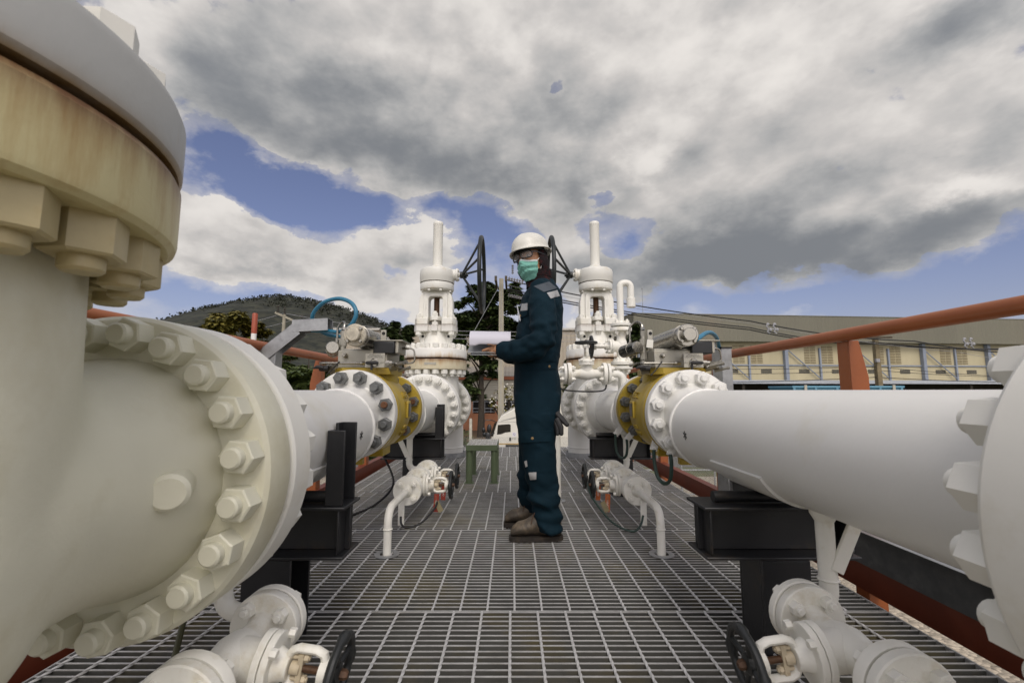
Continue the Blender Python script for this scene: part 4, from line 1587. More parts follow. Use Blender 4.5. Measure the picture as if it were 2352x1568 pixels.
lug('white earth lug on the lower edge of the right white flange', (.757, 2.10, .575), (.722, 2.095, .495))
lug('white earth lug beside the yellow valve body, lower edge', (.705, 2.205, .575), (.680, 2.20, .505))
lug('white earth lug on the far yellow flange of the right valve', (.735, 2.70, .565), (.675, 2.695, .50))
lug('white earth lug on the white flange beyond the right yellow valve', (.68, 2.80, .575), (.635, 2.80, .52))
cable([(.722, 2.09, .502), (.724, 2.085, .46), (.722, 2.10, .39), (.708, 2.14, .362), (.690, 2.18, .385), (.683, 2.2, .45), (.682, 2.2, .508)], .0085, M['greencable'], 'dark green looped earth cable hanging below the right yellow valve')
cable([(.676, 2.69, .505), (.678, 2.69, .46), (.672, 2.70, .41), (.656, 2.74, .39), (.640, 2.79, .415), (.635, 2.8, .47), (.635, 2.8, .525)], .0075, M['greencable'], 'earth cable loop hanging between the far right yellow flange and the pipe')
cable([(XL + .125, 2.64, .08), (XL + .135, 2.62, .045), (XL + .17, 2.61, .03), (XL + .24, 2.64, .045), (XL + .30, 2.74, .10), (XL + .31, 2.82, .15)], .006, M['rubber'], 'thin black cable hanging from the far left drain flange')
cable([(XR - .10, 2.64, .085), (XR - .13, 2.6, .04), (XR - .18, 2.60, .012), (XR - .28, 2.66, .05), (XR - .36, 2.8, .15), (XR - .37, 2.9, .21)], .006, M['greencable'], 'thin dark cable hanging from the far right drain flange')
cable([(.35, YBP + .02, .84), (.37, YBP - .03, .80), (.5, YBP - .06, .785), (.66, YBP - .05, .79), (.70, YBP, .83)], .006, M['rubber'], 'black cable slung below the bypass line')
cable([(-1.02, 3.6, .30), (-.90, 3.5, .1), (-.94, 3.2, .012), (-1.05, 2.8, .010), (-1.08, 2.5, .010), (-.95, 2.2, .012), (-.90, 1.9, .01), (-.86, 1.75, .05)], .008, M['rubber'], 'long grey black cable lying across the left floor grating')
cable([(-.86, 1.25, .20), (-.80, 1.10, .06), (-.78, 1.0, .010), (-.80, .86, .010), (-.84, .7, .01)], .0075, mat('olive_cable_sheath', (.05, .05, .018), .5, var=.2, vs=20), 'olive cable lying on the grating at the bottom left')
# ------------------------------------------------------------------ handrails, cable trays, step stool
def spline(pts, n=10):
    p = [V(q) for q in pts]
    out = []
    for i in range(len(p) - 1):
        a, b, c, d = p[max(i - 1, 0)], p[i], p[i + 1], p[min(i + 2, len(p) - 1)]
        for j in range(n):
            q = j / n
            out.append(0.5 * ((2 * b) + (c - a) * q + (2 * a - 5 * b + 4 * c - d) * q * q + (3 * b - a - 3 * c + d) * q ** 3))
    out.append(p[-1])
    return out


for s, X, ys in ((-1, -1.42, (.9, 2.1, 3.36, 4.5, 5.7)), (1, 1.50, (.65, 2.0, 3.32, 4.66, 6.0))):
    t = thing('handrail', 'orange handrail with red toe beam along the left side of the platform' if s < 0 else 'orange handrail with red toe beam along the right side of the platform', 'handrail', (X, 0, 0), 0, 'orange handrails of the platform')
    mb = MB()
    mb.tube([(0, y, 1.04) for y in (-.4, 2, 4, 6.3)], .0285, 20)
    mb.build('rail', M['orange'], t)
    mb = MB()
    mb.bb((-.006 * s, -.4, -.05), (.006 * s, 6.34, .070))
    mb.bb((.006 * s, -.4, .062), (.055 * s, 6.34, .070))
    mb.bb((.006 * s, -.4, -.05), (.055 * s, 6.34, -.042))
    mb.build('toe_beam', M['redbeam'], t)
    for y in ys:
        mb = MB()
        mb.prism([(0, -.25), (.078, -.25), (.078, .85), (.062, .93), (.045, 1.014), (0, 1.014)] if s > 0 else [(0, -.25), (0, 1.014), (-.045, 1.014), (-.062, .93), (-.078, .85), (-.078, -.25)], (s * .010, y, 0), (1, 0, 0), (0, 0, 1), -.008)
        mb.bb((s * .010, y + .0085, -.25), (s * .018, y + .075, 1.012))
        mb.build('post', M['orange'], t, bevel=.0015)
t = thing('sign_post', 'short orange post with white letters OR behind the left black support', 'post', (-1.50, 3.9, 0))
mb = MB()
mb.bb((-.045, -.004, -.9), (.005, .004, .42))
mb.bb((.005, -.004, -.9), (.013, .05, .42))
mb.build('angle_post', mat('bright_orange_paint', (0.42, 0.10, 0.018), .45, var=.08, vs=6), t)
text('lettering', 'OR', .026, M['white_ink'], t, (-.018, -.0045, .125), (1, 0, 0), (0, 0, 1), .0003)
# cable trays
t = thing('cable_tray', 'galvanised cable tray low along the right edge with an upright leg', 'cable tray', (1.37, 0, 0))
mb = MB()
y0, y1 = .3, 2.95
mb.bb((0, y0, .117), (.002, y1, .245))
mb.bb((.002, y0, .117), (.085, y1, .119))
mb.bb((.083, y0, .119), (.085, y1, .245))
mb.bb((-.018, y0, .243), (0, y1, .2455))
mb.bb((.085, y0, .243), (.103, y1, .2455))
mb.build('tray', M['galv_dark'], t)
mb = MB()
mb.bb((-.0185, y0, .2456), (.001, y1, .247))
mb.build('tray_lip', M['galv'], t)
for y in (.62, 1.12, 1.30, 1.88, 2.3):
    for z in (.155, .215):
        m2 = MB()
        m2.lathe([(.010, 0), (.010, .004), (.004, .008)], (-.0005, y + (z - .155) * .4, z), (-1, 0, 0), 14)
        m2.build('tray_bolt', M['galv'], t)
mb = MB()
mb.bb((-.03, 2.86, .10), (-.028, 3.0, 1.065))
mb.bb((-.028, 2.86, .10), (.035, 2.862, 1.065))
mb.bb((-.028, 2.998, .10), (.035, 3.0, 1.065))
mb.build('tray_riser', M['galv'], t, bevel=.001)
mb = MB()
mb.bb((-.034, 2.856, 1.058), (.038, 2.8595, 1.069))
mb.bb((-.034, 2.856, 1.058), (-.0305, 3.004, 1.069))
mb.build('rubber_edge', M['rubber'], t)
t = thing('cable_tray', 'galvanised bent cable tray arm on the left holding the blue hose loop', 'cable tray', (-1.37, 2.53, 0))
mb = MB()
mb.bb((-.085, -.03, .1), (.045, -.027, 1.035))
mb.bb((.045, -.030, .1), (.048, .045, 1.035))
mb.bb((-.088, -.034, .1), (-.085, .045, 1.05))
mb.build('tray_riser', M['galv'], t, bevel=.001)
def chan(a, b, h=.056, w=.075):
    """open channel from a to b in the xz plane"""
    a, b = V(a), V(b)
    d = (b - a)
    u = d.normalized()
    n = V((-u.z, 0, u.x))
    m2 = MB()
    L = d.length
    o = a + V((0, -w / 2, 0))
    m2.prism([(0, -h / 2), (L, -h / 2), (L, h / 2), (0, h / 2)], o, u, n, -.003)
    m2.prism([(0, -h / 2), (L, -h / 2), (L, h / 2), (0, h / 2)], o + V((0, w, 0)), u, n, -.003)
    o2 = a + n * (h / 2)
    m2.prism([(0, -w / 2), (L, -w / 2), (L, w / 2), (0, w / 2)], o2, u, V((0, 1, 0)), .003)
    return m2
chan((-.015, 0, .99), (.16, 0, 1.135), .070).build('tray_arm', M['galv'], t, bevel=.001)
chan((.135, -.001, 1.150), (.335, -.001, 1.160), .066).build('tray_arm', M['galv'], t, bevel=.001)
for x, z in ((-.06, 1.01), (-.06, .95), (-.04, .90), (.02, .93)):
    m2 = MB()
    m2.lathe([(.011, 0), (.011, .008)], (x, -.031, z), (0, -1, 0), 6)
    m2.cyl((x, -.04, z), (x, -.056, z), .006)
    m2.build('tray_bolt', M['galv'], t)
mb = MB()
mb.tube(spline([(-1.14, 2.53, 1.13), (-1.04, 2.52, 1.125), (-.96, 2.47, 1.115), (-.885, 2.42, 1.135), (-.845, 2.40, 1.20), (-.878, 2.42, 1.265), (-.97, 2.47, 1.302), (-1.08, 2.53, 1.290), (-1.158, 2.58, 1.235), (-1.168, 2.62, 1.17), (-1.09, 2.63, 1.12), (-.97, 2.57, 1.10), (-.89, 2.48, 1.105), (-.83, 2.40, 1.085), (-.80, 2.36, 1.07)]), .0115, 12)
tag(mb.build('blue_hose', M['bluehose'], None, sharp=60), 'blue hose looped in the air above the left yellow valve', 'hose', 'blue hoses to the actuators')
mb = MB()
mb.tube(spline([(.885, 2.22, 1.03), (.93, 2.25, 1.045), (1.02, 2.35, 1.09), (1.13, 2.52, 1.115), (1.25, 2.72, 1.11), (1.33, 2.87, 1.075), (1.375, 2.93, 1.0), (1.38, 2.93, .8)]), .0115, 12)
tag(mb.build('blue_hose', M['bluehose'], None, sharp=60), 'blue hose arching into the upright tray on the right', 'hose', 'blue hoses to the actuators')
# step stool
t = thing('step_stool', 'green steel step stool with grating top left of the worker', 'stool', (-.262, 4.175, 0))
G = M['green']
mb = MB()
zt = .325
for a, b in (((-.135, -.24, zt - .05), (.135, -.232, zt)), ((-.135, .232, zt - .05), (.135, .24, zt)), ((-.135, -.2315, zt - .05), (-.127, .2315, zt)), ((.127, -.2315, zt - .05), (.135, .2315, zt))):
    mb.bb(a, b)
mb.build('top_frame', G, t, bevel=.002)
for x in (-.108, .108):
    for y in (-.205, .205):
        m2 = MB()
        m2.cyl((x, y, .004), (x, y, zt - .012), .0285, seg=18)
        m2.bb((x - .04, y - .035, .001), (x + .04, y + .035, .006))
        m2.build('leg', G, t)
mb = MB()
for i in range(6):
    y = -.2315 + .463 * i / 5
    mb.bb((-.1265, y - .005, zt - .02), (.1265, y + .005, zt + .0005))
for i in range(8):
    x = -.125 + .25 * i / 7
    mb.bb((x - .004, -.2312, zt - .02), (x + .004, .2312, zt + .0015))
mb.build('step_grating', mat('pale_step_grating', (.5, .5, .48), .5, metal=.2, var=.15, vs=20), t)
# ------------------------------------------------------------------ surroundings
# chain link fences: real wires
M['wire'] = mat('fence_wire', (.20, .205, .19), .5, metal=.4, var=.2, vs=3)
def fence(x0, x1, Y, ztop, label, rails=()):
    t = thing('wire_fence', label, 'fence', ((x0 + x1) / 2, Y, GZ), 0, 'chain link fences round the yard')
    cx = (x0 + x1) / 2
    h = ztop - GZ
    mb = MB()
    p = .0735
    r = .0026
    n = int((x1 - x0 + h) / p)
    for i in range(n):
        for sg in (1, -1):
            # a diagonal at 45 degrees clipped to the panel
            xa = x0 - h + i * p
            a0, a1 = max(xa, x0), min(xa + h, x1)
            if a1 - a0 < .02:
                continue
            za, zb_ = a0 - xa, a1 - xa
            if sg < 0:
                za, zb_ = h - za, h - zb_
            dz = r * 1.414
            yy = r * sg
            mb.add([(a0 - cx, yy, za - dz), (a1 - cx, yy, zb_ - dz), (a1 - cx, yy, zb_ + dz), (a0 - cx, yy, za + dz), (a0 - cx, yy + .004, za), (a1 - cx, yy + .004, zb_)], [(0, 1, 2, 3), (0, 4, 5, 1), (3, 2, 5, 4)])
    mb.build('wire_mesh', M['wire'], t, sharp=None)
    k = max(2, int((x1 - x0) / 2.6) + 1)
    for i in range(k):
        x = x0 + (x1 - x0) * i / (k - 1)
        m2 = MB()
        m2.cyl((x - cx, .03, 0), (x - cx, .03, h + .05), .03, seg=12)
        m2.build('fence_post', M['galv'], t)
    for z in rails:
        m2 = MB()
        m2.cyl((x0 - cx, .035, z - GZ), (x1 - cx, .035, z - GZ), .022, seg=10)
        m2.build('fence_rail', M['galv'], t)
fence(-2.0, 7.5, 17.0, -.92, 'wire mesh fence in front of the white truck', (-3.0,))
fence(-9.0, -2.05, 15.7, -1.68, 'low wire mesh fence left of the platform', (-3.0,))
fence(2.2, 10.0, 13.0, -.95, 'wire mesh fence with rail, right of the platform below the yellow valve', (-1.44,))
# small concrete stakes behind the stool
M['conc'] = mat('pale_concrete', (.42, .40, .33), .8, var=.15, vs=6, bump=.2, bs=40)
mb = MB()
mb.lathe([(.09, 0), (.08, 2.35), (.06, 2.42), (0, 2.42)], (0, 0, 0), (0, 0, 1), 12)
tag(mb.build('marker_post', M['conc'], None, loc=(-2.2, 24.2, GZ)), 'short pale concrete post behind the green stool', 'post')
t = thing('marker_pole', 'red topped white marker pole beyond the left handrail', 'pole', (-2.32, 4.0, GZ))
mb = MB(); mb.cyl((0, 0, 0), (0, 0, 4.40), .0225); mb.build('pole', mat('white_pole_paint', (.7, .69, .66), .45), t)
mb = MB(); mb.lathe([(.0232, 4.40), (.0232, 4.575), (.018, 4.585), (0, 4.587)]); mb.build('pole_top', mat('red_pole_paint', (.30, .06, .025), .5), t)

# truck
def truck():
    t = thing('truck', 'white truck cab facing left behind the wire fence', 'truck', (.55, 25.2, GZ))
    Wt = mat('white_truck_paint', (.66, .64, .57), .3, var=.04, vs=2, coat=.3)
    k = .0238
    def X(px): return (px - 1175) * k - .55
    def Z(py): return .79 - (py - 897) * k - GZ
    prof = [(X(1124), Z(1042)), (X(1124), Z(1014)), (X(1128), Z(1000)), (X(1137), Z(980)), (X(1141), Z(969)), (X(1150), Z(955)), (X(1166), Z(946)), (X(1183), Z(937)), (X(1189), Z(936)), (X(1215), Z(936)), (X(1215), Z(1042))]
    mb = MB()
    mb.prism(prof, (0, 2.3, 0), (1, 0, 0), (0, 0, 1), 2.3)
    mb.build('cab', Wt, t, bevel=.06)
    dk = mat('truck_window_glass', (.02, .018, .014), .12, var=.3, vs=2)
    mb = MB()
    mb.prism([(X(1140), Z(998)), (X(1142), Z(976)), (X(1168), Z(974)), (X(1172), Z(976)), (X(1172), Z(992)), (X(1160), Z(993)), (X(1150), Z(997))], (0, -.012, 0), (1, 0, 0), (0, 0, 1), -.012)
    mb.build('window', dk, t)
    mb = MB()
    mb.prism([(X(1150), Z(966.5)), (X(1184), Z(957)), (X(1184), Z(961)), (X(1150), Z(967.5))], (0, -.006, 0), (1, 0, 0), (0, 0, 1), -.012)
    mb.bb((X(1142), -.008, Z(969.6)), (X(1214), -.002, Z(968.8)))
    mb.build('trim', mat('grey_truck_trim', (.3, .3, .28), .4), t)
    mb = MB()
    mb.bb((X(1125), -.010, Z(1020.5)), (X(1214), -.002, Z(1018)))
    mb.build('stripe', mat('gold_stripe', (.42, .27, .06), .4), t)
    mb = MB()
    mb.bb((X(1168.5), -.02, Z(1012.5)), (X(1173), -.002, Z(1004.5)))
    mb.build('door_handle', M['plastic'], t)
    mb = MB()
    mb.bb((X(1176), -.008, Z(1002)), (X(1184.5), -.002, Z(993)))
    pl = mb.build('number_plate', mat('pale_plate', (.66, .64, .70), .5), t)
    ink = mat('navy_ink', (.02, .025, .07), .5)
    text('plate_letter', 'Q', .17, ink, pl, (X(1180.2), -.010, Z(997)), (1, 0, 0), (0, 0, 1), .002)
    text('door_number', 'E-22', .12, mat('dark_green_ink', (.02, .06, .06), .5), t, (X(1180), -.004, Z(1007.5)), (1, 0, 0), (0, 0, 1), .002)
    for x in (1150, 1196):
        m2 = MB()
        m2.lathe([(0, 0), (.30, 0), (.48, .03), (.5, .08), (.5, .28), (.48, .3), (0, .3)], (X(x) + .55, -.05 + .1, .5), (0, 1, 0), 28)
        m2.build('wheel', M['rubber'], t)
    mb = MB()
    mb.bb((X(1160), -.004, Z(1046)), (X(1214), -.001, Z(1021)))
    mb.build('wheel_arch', M['dark'], t)
    mb = MB()
    mb.tube(bend([(X(1140), -.02, Z(970)), (X(1128), -.35, Z(964)), (X(1112), -.4, Z(964)), (X(1110), -.4, Z(990))], .1), .022, 8)
    mb.tube(bend([(X(1134), -.02, Z(994)), (X(1124), -.35, Z(998)), (X(1114), -.4, Z(992))], .1), .022, 8)
    for x, y, w_, h_ in ((1123, 983, .13, .24), (1120, 1000, .15, .22), (1110, 986, .10, .14), (1112, 996, .1, .12)):
        mb.ell((X(x), -.42, Z(y)), (w_, .07, h_), seg=12, rings=8)
    mb.build('mirror', M['plastic'], t)
    mb = MB()
    mb.prism([(X(1131), Z(1003)), (X(1124), Z(1000)), (X(1134), Z(972)), (X(1140), Z(970))], (0, .0, 0), (1, 0, 0), (0, 0, 1), -.03)
    mb.build('windscreen_pillar', dk, t)
    mb = MB()
    mb.bb((X(1219), .0, Z(1030)), (X(1219) + 7.2, 2.35, Z(930)))
    mb.build('cargo_box', mat('white_cargo_box', (.6, .58, .5), .45, var=.06), t, bevel=.03)
    mb = MB()
    mb.bb((X(1217), .2, Z(1045)), (X(1219) + 7.2, 2.1, Z(1031)))
    mb.build('chassis', M['dark'], t)
    for x in (X(1219) + 4.6, X(1219) + 5.9):
        m2 = MB()
        m2.lathe([(0, 0), (.30, 0), (.48, .03), (.5, .08), (.5, .28), (.48, .3), (0, .3)], (x, .05, .5), (0, 1, 0), 28)
        m2.build('wheel', M['rubber'], t)
    for z in (961, 985):
        m2 = MB(); m2.ell((X(1219) + 1.65, -.02, Z(z)), (.05, .03, .09), seg=10, rings=6)
        m2.build('side_lamp', mat('red_lamp', (.4, .03, .02), .3), t)
truck()

# buildings
def corr(mb, x0, x1, y, z0, z1, pitch=.25, d=.03):
    """corrugated sheet facing -Y"""
    n = int((x1 - x0) / pitch)
    p = []
    for i in range(n):
        x = x0 + i * pitch
        p += [(x, 0), (x + pitch * .62, 0), (x + pitch * .72, -d), (x + pitch * .9, -d)]
    p.append((x1, 0))
    vs = [(x, y + q, z0) for x, q in p] + [(x, y + q, z1) for x, q in p]
    m = len(p)
    mb.add(vs, [(i, i + 1, m + i + 1, m + i) for i in range(m - 1)])


t = thing('warehouse', 'long pale yellow warehouse with grey metal fascia on the right', 'warehouse', (9.6, 35, GZ), math.atan(.09))
wy = mat('pale_yellow_wall', (.44, .39, .25), .8, var=.08, vs=.8, tint=(.40, .33, .17), tint_amt=.35, tint_s=.5, stretch=(1, 1, .3))
fas = mat('grey_fascia_sheet', (.158, .150, .108), .55, var=.08, vs=.4, tint=(.20, .17, .12), tint_amt=.25, tint_s=.25, stretch=(1, 1, .1))
bl = mat('blue_grey_steel', (.22, .25, .30), .55, var=.08, vs=2)
dk = mat('brown_canopy_shade', (.03, .025, .015), .8, var=.3, vs=2)  # near-black brown puts the shade under the canopy into the colour
mb = MB()
mb.bb((.3, .7, 4.7), (52, 14, 8.4))
mb.build('wall', wy, t)
mb = MB()
corr(mb, 0, 52.5, 0, 7.83, 9.92, .33, .010)
mb.bb((0, .012, 7.83), (52.5, .05, 9.92))
mb.build('fascia', fas, t, sharp=20)
mb = MB()
mb.add([(0, 0, 9.95), (52.5, 0, 9.95), (52.5, 16, 10.8), (0, 16, 10.8), (0, 0, 10.01), (52.5, 0, 10.01), (52.5, 16, 10.86), (0, 16, 10.86)], [(0, 1, 2, 3), (7, 6, 5, 4), (0, 4, 5, 1), (1, 5, 6, 2), (2, 6, 7, 3), (3, 7, 4, 0)])
mb.build('roof', fas, t)
mb = MB()
n = 44
for i in range(n):
    y = .06 + 15.5 * i / n
    mb.bb((-.02 + (.0 if i % 2 else .03), y, 7.83 if y < 9 else 7.83), (.03, y + 15.5 / n, 9.93 + y * .053))
mb.build('gable_sheet', fas, t)
col_x = [0.6, 6.75, 12.95, 19.1, 25.3, 31.4, 37.6, 43.7]
for i, x in enumerate(col_x):
    mb = MB()
    mb.bb((x - .14, .40, 4.7), (x + .14, .69, 7.83))
    mb.build('column', bl, t)
    if i < len(col_x) - 1:
        mb = MB()
        mb.bb((x + 3.0, .55, 4.7), (x + 3.14, .69, 7.4))
        mb.build('column', bl, t)
        d = MB()
        d.tube([(x + .15, .50, 7.25), (x + 2.95, .50, 4.85)], .045, 6)
        d.build('brace', bl, t)
        for q in (1.75, 3.3):
            mb = MB()
            for j in range(11):
                for kx in range(2):
                    mb.bb((x + q + .52 * kx, .672, 6.15 + .135 * j), (x + q + .52 * kx + .46, .698, 6.15 + .135 * j + .055))
            mb.build('louvre', mat('dark_louvre_slot', (.14, .105, .05), .8) if 'louv' not in MESHES else MESHES['louv'], t)
        for q in (1.2, 4.1):
            mb = MB()
            for j in range(6):
                for kz in range(2):
                    mb.bb((x + q + .155 * j, .665, 5.32 + .17 * kz), (x + q + .155 * j + .13, .698, 5.32 + .17 * kz + .145))
            mb.build('window', mat('glass_block', (.09, .085, .065), .3) if 'glb' not in MESHES else MESHES['glb'], t)
mb = MB()
mb.bb((.3, .60, 5.92), (52, .695, 6.02))
mb.build('girt', bl, t)
mb = MB()
mb.bb((0, -3.0, 4.52), (52, .68, 4.62))
mb.bb((0, -3.06, 4.40), (52, -3.0, 4.66))
mb.build('canopy', mat('pale_blue_gutter', (.42, .45, .48), .5, var=.1), t)
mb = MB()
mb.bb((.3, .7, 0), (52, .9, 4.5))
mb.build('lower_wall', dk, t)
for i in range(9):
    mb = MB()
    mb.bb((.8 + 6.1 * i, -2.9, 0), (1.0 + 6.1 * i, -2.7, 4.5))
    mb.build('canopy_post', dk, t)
mb = MB()
mb.tube([(.9, .5, 9.95), (.9, .5, 12.1)], .022, 6)
mb.ell((.9, .5, 12.1), (.05, .05, .12), seg=8, rings=6)
tag(mb.build('lightning_rod', M['galv'], None, loc=(9.6 + .0, 35, GZ)), 'thin lightning rod on the left end of the warehouse roof', 'lightning rod')

t = thing('factory_building', 'beige metal clad factory building behind the trees', 'building', (-6, 46, GZ))
bs = mat('beige_cladding', (.42, .37, .29), .6, var=.05, vs=.5, tint=(.35, .30, .22), tint_amt=.2, tint_s=.4)
mb = MB()
corr(mb, -12.2, 12.6, 0, 0, 10.1, .42, .05)
mb.bb((-12.2, .06, 0), (12.6, 14, 10.1))
mb.build('wall', bs, t, sharp=20)
mb = MB()
mb.bb((-12.5, -.25, 10.1), (12.9, 14.2, 10.3))
mb.build('roof', mat('pale_roof_edge', (.5, .48, .43), .5), t)
t = thing('annex', 'low salmon walled annex with grey sheet roof and orange fascia behind the truck', 'building', (-4, 43.5, GZ))
sal = mat('salmon_wall', (.40, .175, .085), .75, var=.12, vs=1, tint=(.27, .13, .07), tint_amt=.25, tint_s=1)
mb = MB()
mb.bb((-10, 0, 0), (10.5, 2.4, 1.72))
for x in (-10, -6.5, -3.1, .05, 2.55, 6, 9.9):
    mb.bb((x - .2, -.05, 0), (x + .2, -.003, 2.9))
mb.build('wall', sal, t)
sid = mat('white_siding', (.50, .475, .39), .6, var=.06, vs=1)
mb = MB()
for j in range(8):
    mb.bb((-10, .01 + .02 * (j % 2), 3.0 + .24 * j), (10.5, 2.4, 3.0 + .24 * (j + 1) - .02))
mb.build('siding', sid, t)
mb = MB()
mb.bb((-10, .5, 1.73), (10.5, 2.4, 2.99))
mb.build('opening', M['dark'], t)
mb = MB()
mb.bb((-10.1, -.2, 4.94), (10.6, -.05, 5.25))
mb.build('fascia', mat('orange_fascia', (.27, .085, .035), .6), t)
mb = MB()
mb.add([(-10.1, -.2, 5.26), (10.6, -.2, 5.26), (10.6, 2.42, 6.25), (-10.1, 2.42, 6.25), (-10.1, -.2, 5.32), (10.6, -.2, 5.32), (10.6, 2.42, 6.31), (-10.1, 2.42, 6.31)], [(0, 1, 2, 3), (7, 6, 5, 4), (0, 4, 5, 1), (1, 5, 6, 2), (2, 6, 7, 3), (3, 7, 4, 0)])
for i in range(60):
    x = -10 + 20.5 * i / 60
    mb.add([(x, -.2, 5.325), (x + .08, -.2, 5.325), (x + .08, 2.42, 6.315), (x, 2.42, 6.315), (x + .04, -.2, 5.36), (x + .04, 2.42, 6.35)], [(0, 4, 5, 3), (4, 1, 2, 5), (0, 1, 4)])
mb.build('roof', mat('grey_roof_sheet', (.30, .28, .25), .5, metal=.2, var=.12, vs=2), t, sharp=20)
mb = MB()
for x0 in (-6.3, -2.9, .25, 2.8):
    for z in (1.9, 2.2, 2.85):
        mb.tube([(x0, -.06, z), (x0 + 2.3, -.06, z)], .025, 6)
    for i in range(5):
        mb.tube([(x0 + 2.3 * i / 4, -.06, 1.78), (x0 + 2.3 * i / 4, -.06, 2.9)], .02, 6)
mb.build('window_railing', mat('pale_blue_rail', (.5, .53, .55), .5), t)

# blue trailer frame in the yard of the warehouse
t = thing('blue_trailer', 'blue slatted trailer body showing above the long right pipe', 'trailer', (18.3, 24.6, GZ))
bp = mat('faded_blue_paint', (.12, .28, .38), .55, var=.1, vs=2)
bd = mat('deep_blue_panel', (.035, .15, .22), .55, var=.1, vs=2)
mb = MB()
mb.bb((-3.0, -.03, 1.2), (3.0, 2.2, 4.05))
mb.build('body_panel', bd, t)
mb = MB()
mb.bb((-3.05, -.09, 4.05), (3.05, 2.25, 4.16))
for i in range(6):
    mb.bb((-3.0 + 1.17 * i, -.085, 1.2), (-2.88 + 1.17 * i, -.032, 4.049))
mb.build('body_frame', bp, t)
for x in (-2.35, 2.45):
    mb = MB(); mb.bb((x - .07, -.14, 1.0), (x + .07, -.09, 4.2)); mb.build('post', M['conc'], t)
for x in (-1.9, 1.9):
    m2 = MB(); m2.lathe([(0, 0), (.45, 0), (.5, .05), (.5, .25), (0, .28)], (x, 0, .5), (0, 1, 0), 24); m2.build('wheel', M['rubber'], t)
mb = MB(); mb.bb((-2.9, .2, .8), (2.9, 2.0, 1.19)); mb.build('chassis', M['dark'], t)

# utility poles
M['polec'] = mat('concrete_pole', (.33, .305, .235), .85, var=.12, vs=3, bump=.2, bs=30, tint=(.22, .19, .13), tint_amt=.3, tint_s=2)
M['timber'] = mat('dark_crossarm', (.07, .055, .035), .8, var=.2, vs=6)
M['porc'] = mat('brown_porcelain', (.045, .03, .025), .3, var=.2, vs=6)
M['whitepor'] = mat('grey_insulator', (.3, .3, .31), .4, var=.1)
def insul(mb_a, mb_b, p, d, n=4, r=.09, step=.13):
    p, d = V(p), V(d).normalized()
    for i in range(n):
        o = p + d * (step * i)
        mb_a.lathe([(.022, 0), (.05, step * .25), (.05, step * .7), (.022, step)], o, d, 10)
        mb_b.lathe([(.03, 0), (r, .012), (r, .03), (.03, .045)], o + d * (step * .4), d, 14)
YP = 28.0
t = thing('utility_pole', 'square concrete utility pole with double crossarm and insulators left of the worker', 'utility pole', (-.68, YP, GZ), 0, 'utility poles')
ztop = at(1150, 640, YP).z - GZ
mb = MB()
mb.loft([[V((x * w_, y * w_, z)) for x, y in ((-1, -1), (1, -1), (1, 1), (-1, 1))] for w_, z in ((.20, 0), (.135, ztop))])
pole = mb.build('pole', M['polec'], t, bevel=.02)
mb = MB()
mb.bb((-.012, -.19, 1), (.012, -.137, ztop - .4))
mb.build('conduit', M['whitepor'], t)
for x in (-.33, .33):
    mb = MB()
    zt = ztop + .22
    mb.box((x * .95, .1, zt - .55), (.13, 2.4, .20), None)
    mb.box((x * .95, -1.1, zt - .5), (.15, .2, .32), None)
    mb.build('crossarm', M['timber'], t, bevel=.01)
ma, mb_ = MB(), MB()
for z, dz in ((ztop - .05, -.22), (ztop - .15, -.26), (ztop - .95, -.24), (ztop - 1.05, -.22)):
    insul(ma, mb_, (.42, -.4 if z > ztop - .5 else .3, z), (1, 0, dz), 6, .11, .17)
insul(ma, mb_, (.72, -.2, ztop + .25), (0, 0, 1), 5, .08, .12)
ma.build('insulator_rod', M['whitepor'], t)
mb_.build('insulator_disc', M['porc'], t)
mb = MB()
a, b = at(1148, 655, YP) - V(t.location), at(1060, 812, YP) - V(t.location)
mb.tube([a, b + (b - a) * 1.2], .018, 6)
mb.build('guy_wire', M['galv'], t)
t = thing('utility_pole', 'distant pole with three insulators before the dark hill', 'utility pole', (at(651, 760, 44).x, 44, GZ), 0, 'utility poles')
zt = at(651, 722, 44).z - GZ
mb = MB(); mb.cyl((0, 0, 0), (0, 0, zt), .24, .15, 8); mb.build('pole', M['polec'], t)
mb = MB(); mb.box((.55, 0, zt - .45), (3.2, .14, .2), Matrix.Rotation(.42, 3, 'Y')); mb.build('crossarm', M['polec'], t)
ma, mb_ = MB(), MB()
for x, z in ((-.65, zt + .15), (.02, zt + .0), (1.75, zt - .8)):
    insul(ma, mb_, (x, 0, z), (0, 0, 1), 4, .17, .18)
ma.build('insulator_rod', M['porc'], t); mb_.build('insulator_disc', M['porc'], t)
t = thing('utility_pole', 'pole with small grey box in front of the warehouse', 'utility pole', (at(2012, 800, 30).x, 30, GZ), 0, 'utility poles')
zt = at(2012, 772, 30).z - GZ
mb = MB(); mb.loft([[V((x * w_, y * w_, z)) for x, y in ((-1, -1), (1, -1), (1, 1), (-1, 1))] for w_, z in ((.19, 0), (.12, zt))]); mb.build('pole', mat('brown_pole', (.20, .16, .09), .85, var=.2, vs=3), t)
mb = MB(); mb.box((0, -.2, zt - .1), (1.9, .12, .12)); mb.build('crossarm', M['timber'], t)
mb = MB(); mb.box((-.18, -.25, zt - 1.65), (.24, .16, .22)); mb.build('meter_box', M['whitepor'], t, bevel=.01)
def wire(label, pts, r, m=None, sag=0.0, g='overhead wires'):
    p = [at(*q) for q in pts]
    out = []
    for i in range(len(p) - 1):
        for j in range(16):
            q = j / 16
            out.append(p[i].lerp(p[i + 1], q) - V((0, 0, sag * 4 * q * (1 - q))))
    out.append(p[-1])
    mb = MB()
    mb.tube(out, r, 6)
    tag(mb.build('power_line', m or M['rubber'], None), label, 'wire', g)
cw = M['rubber']
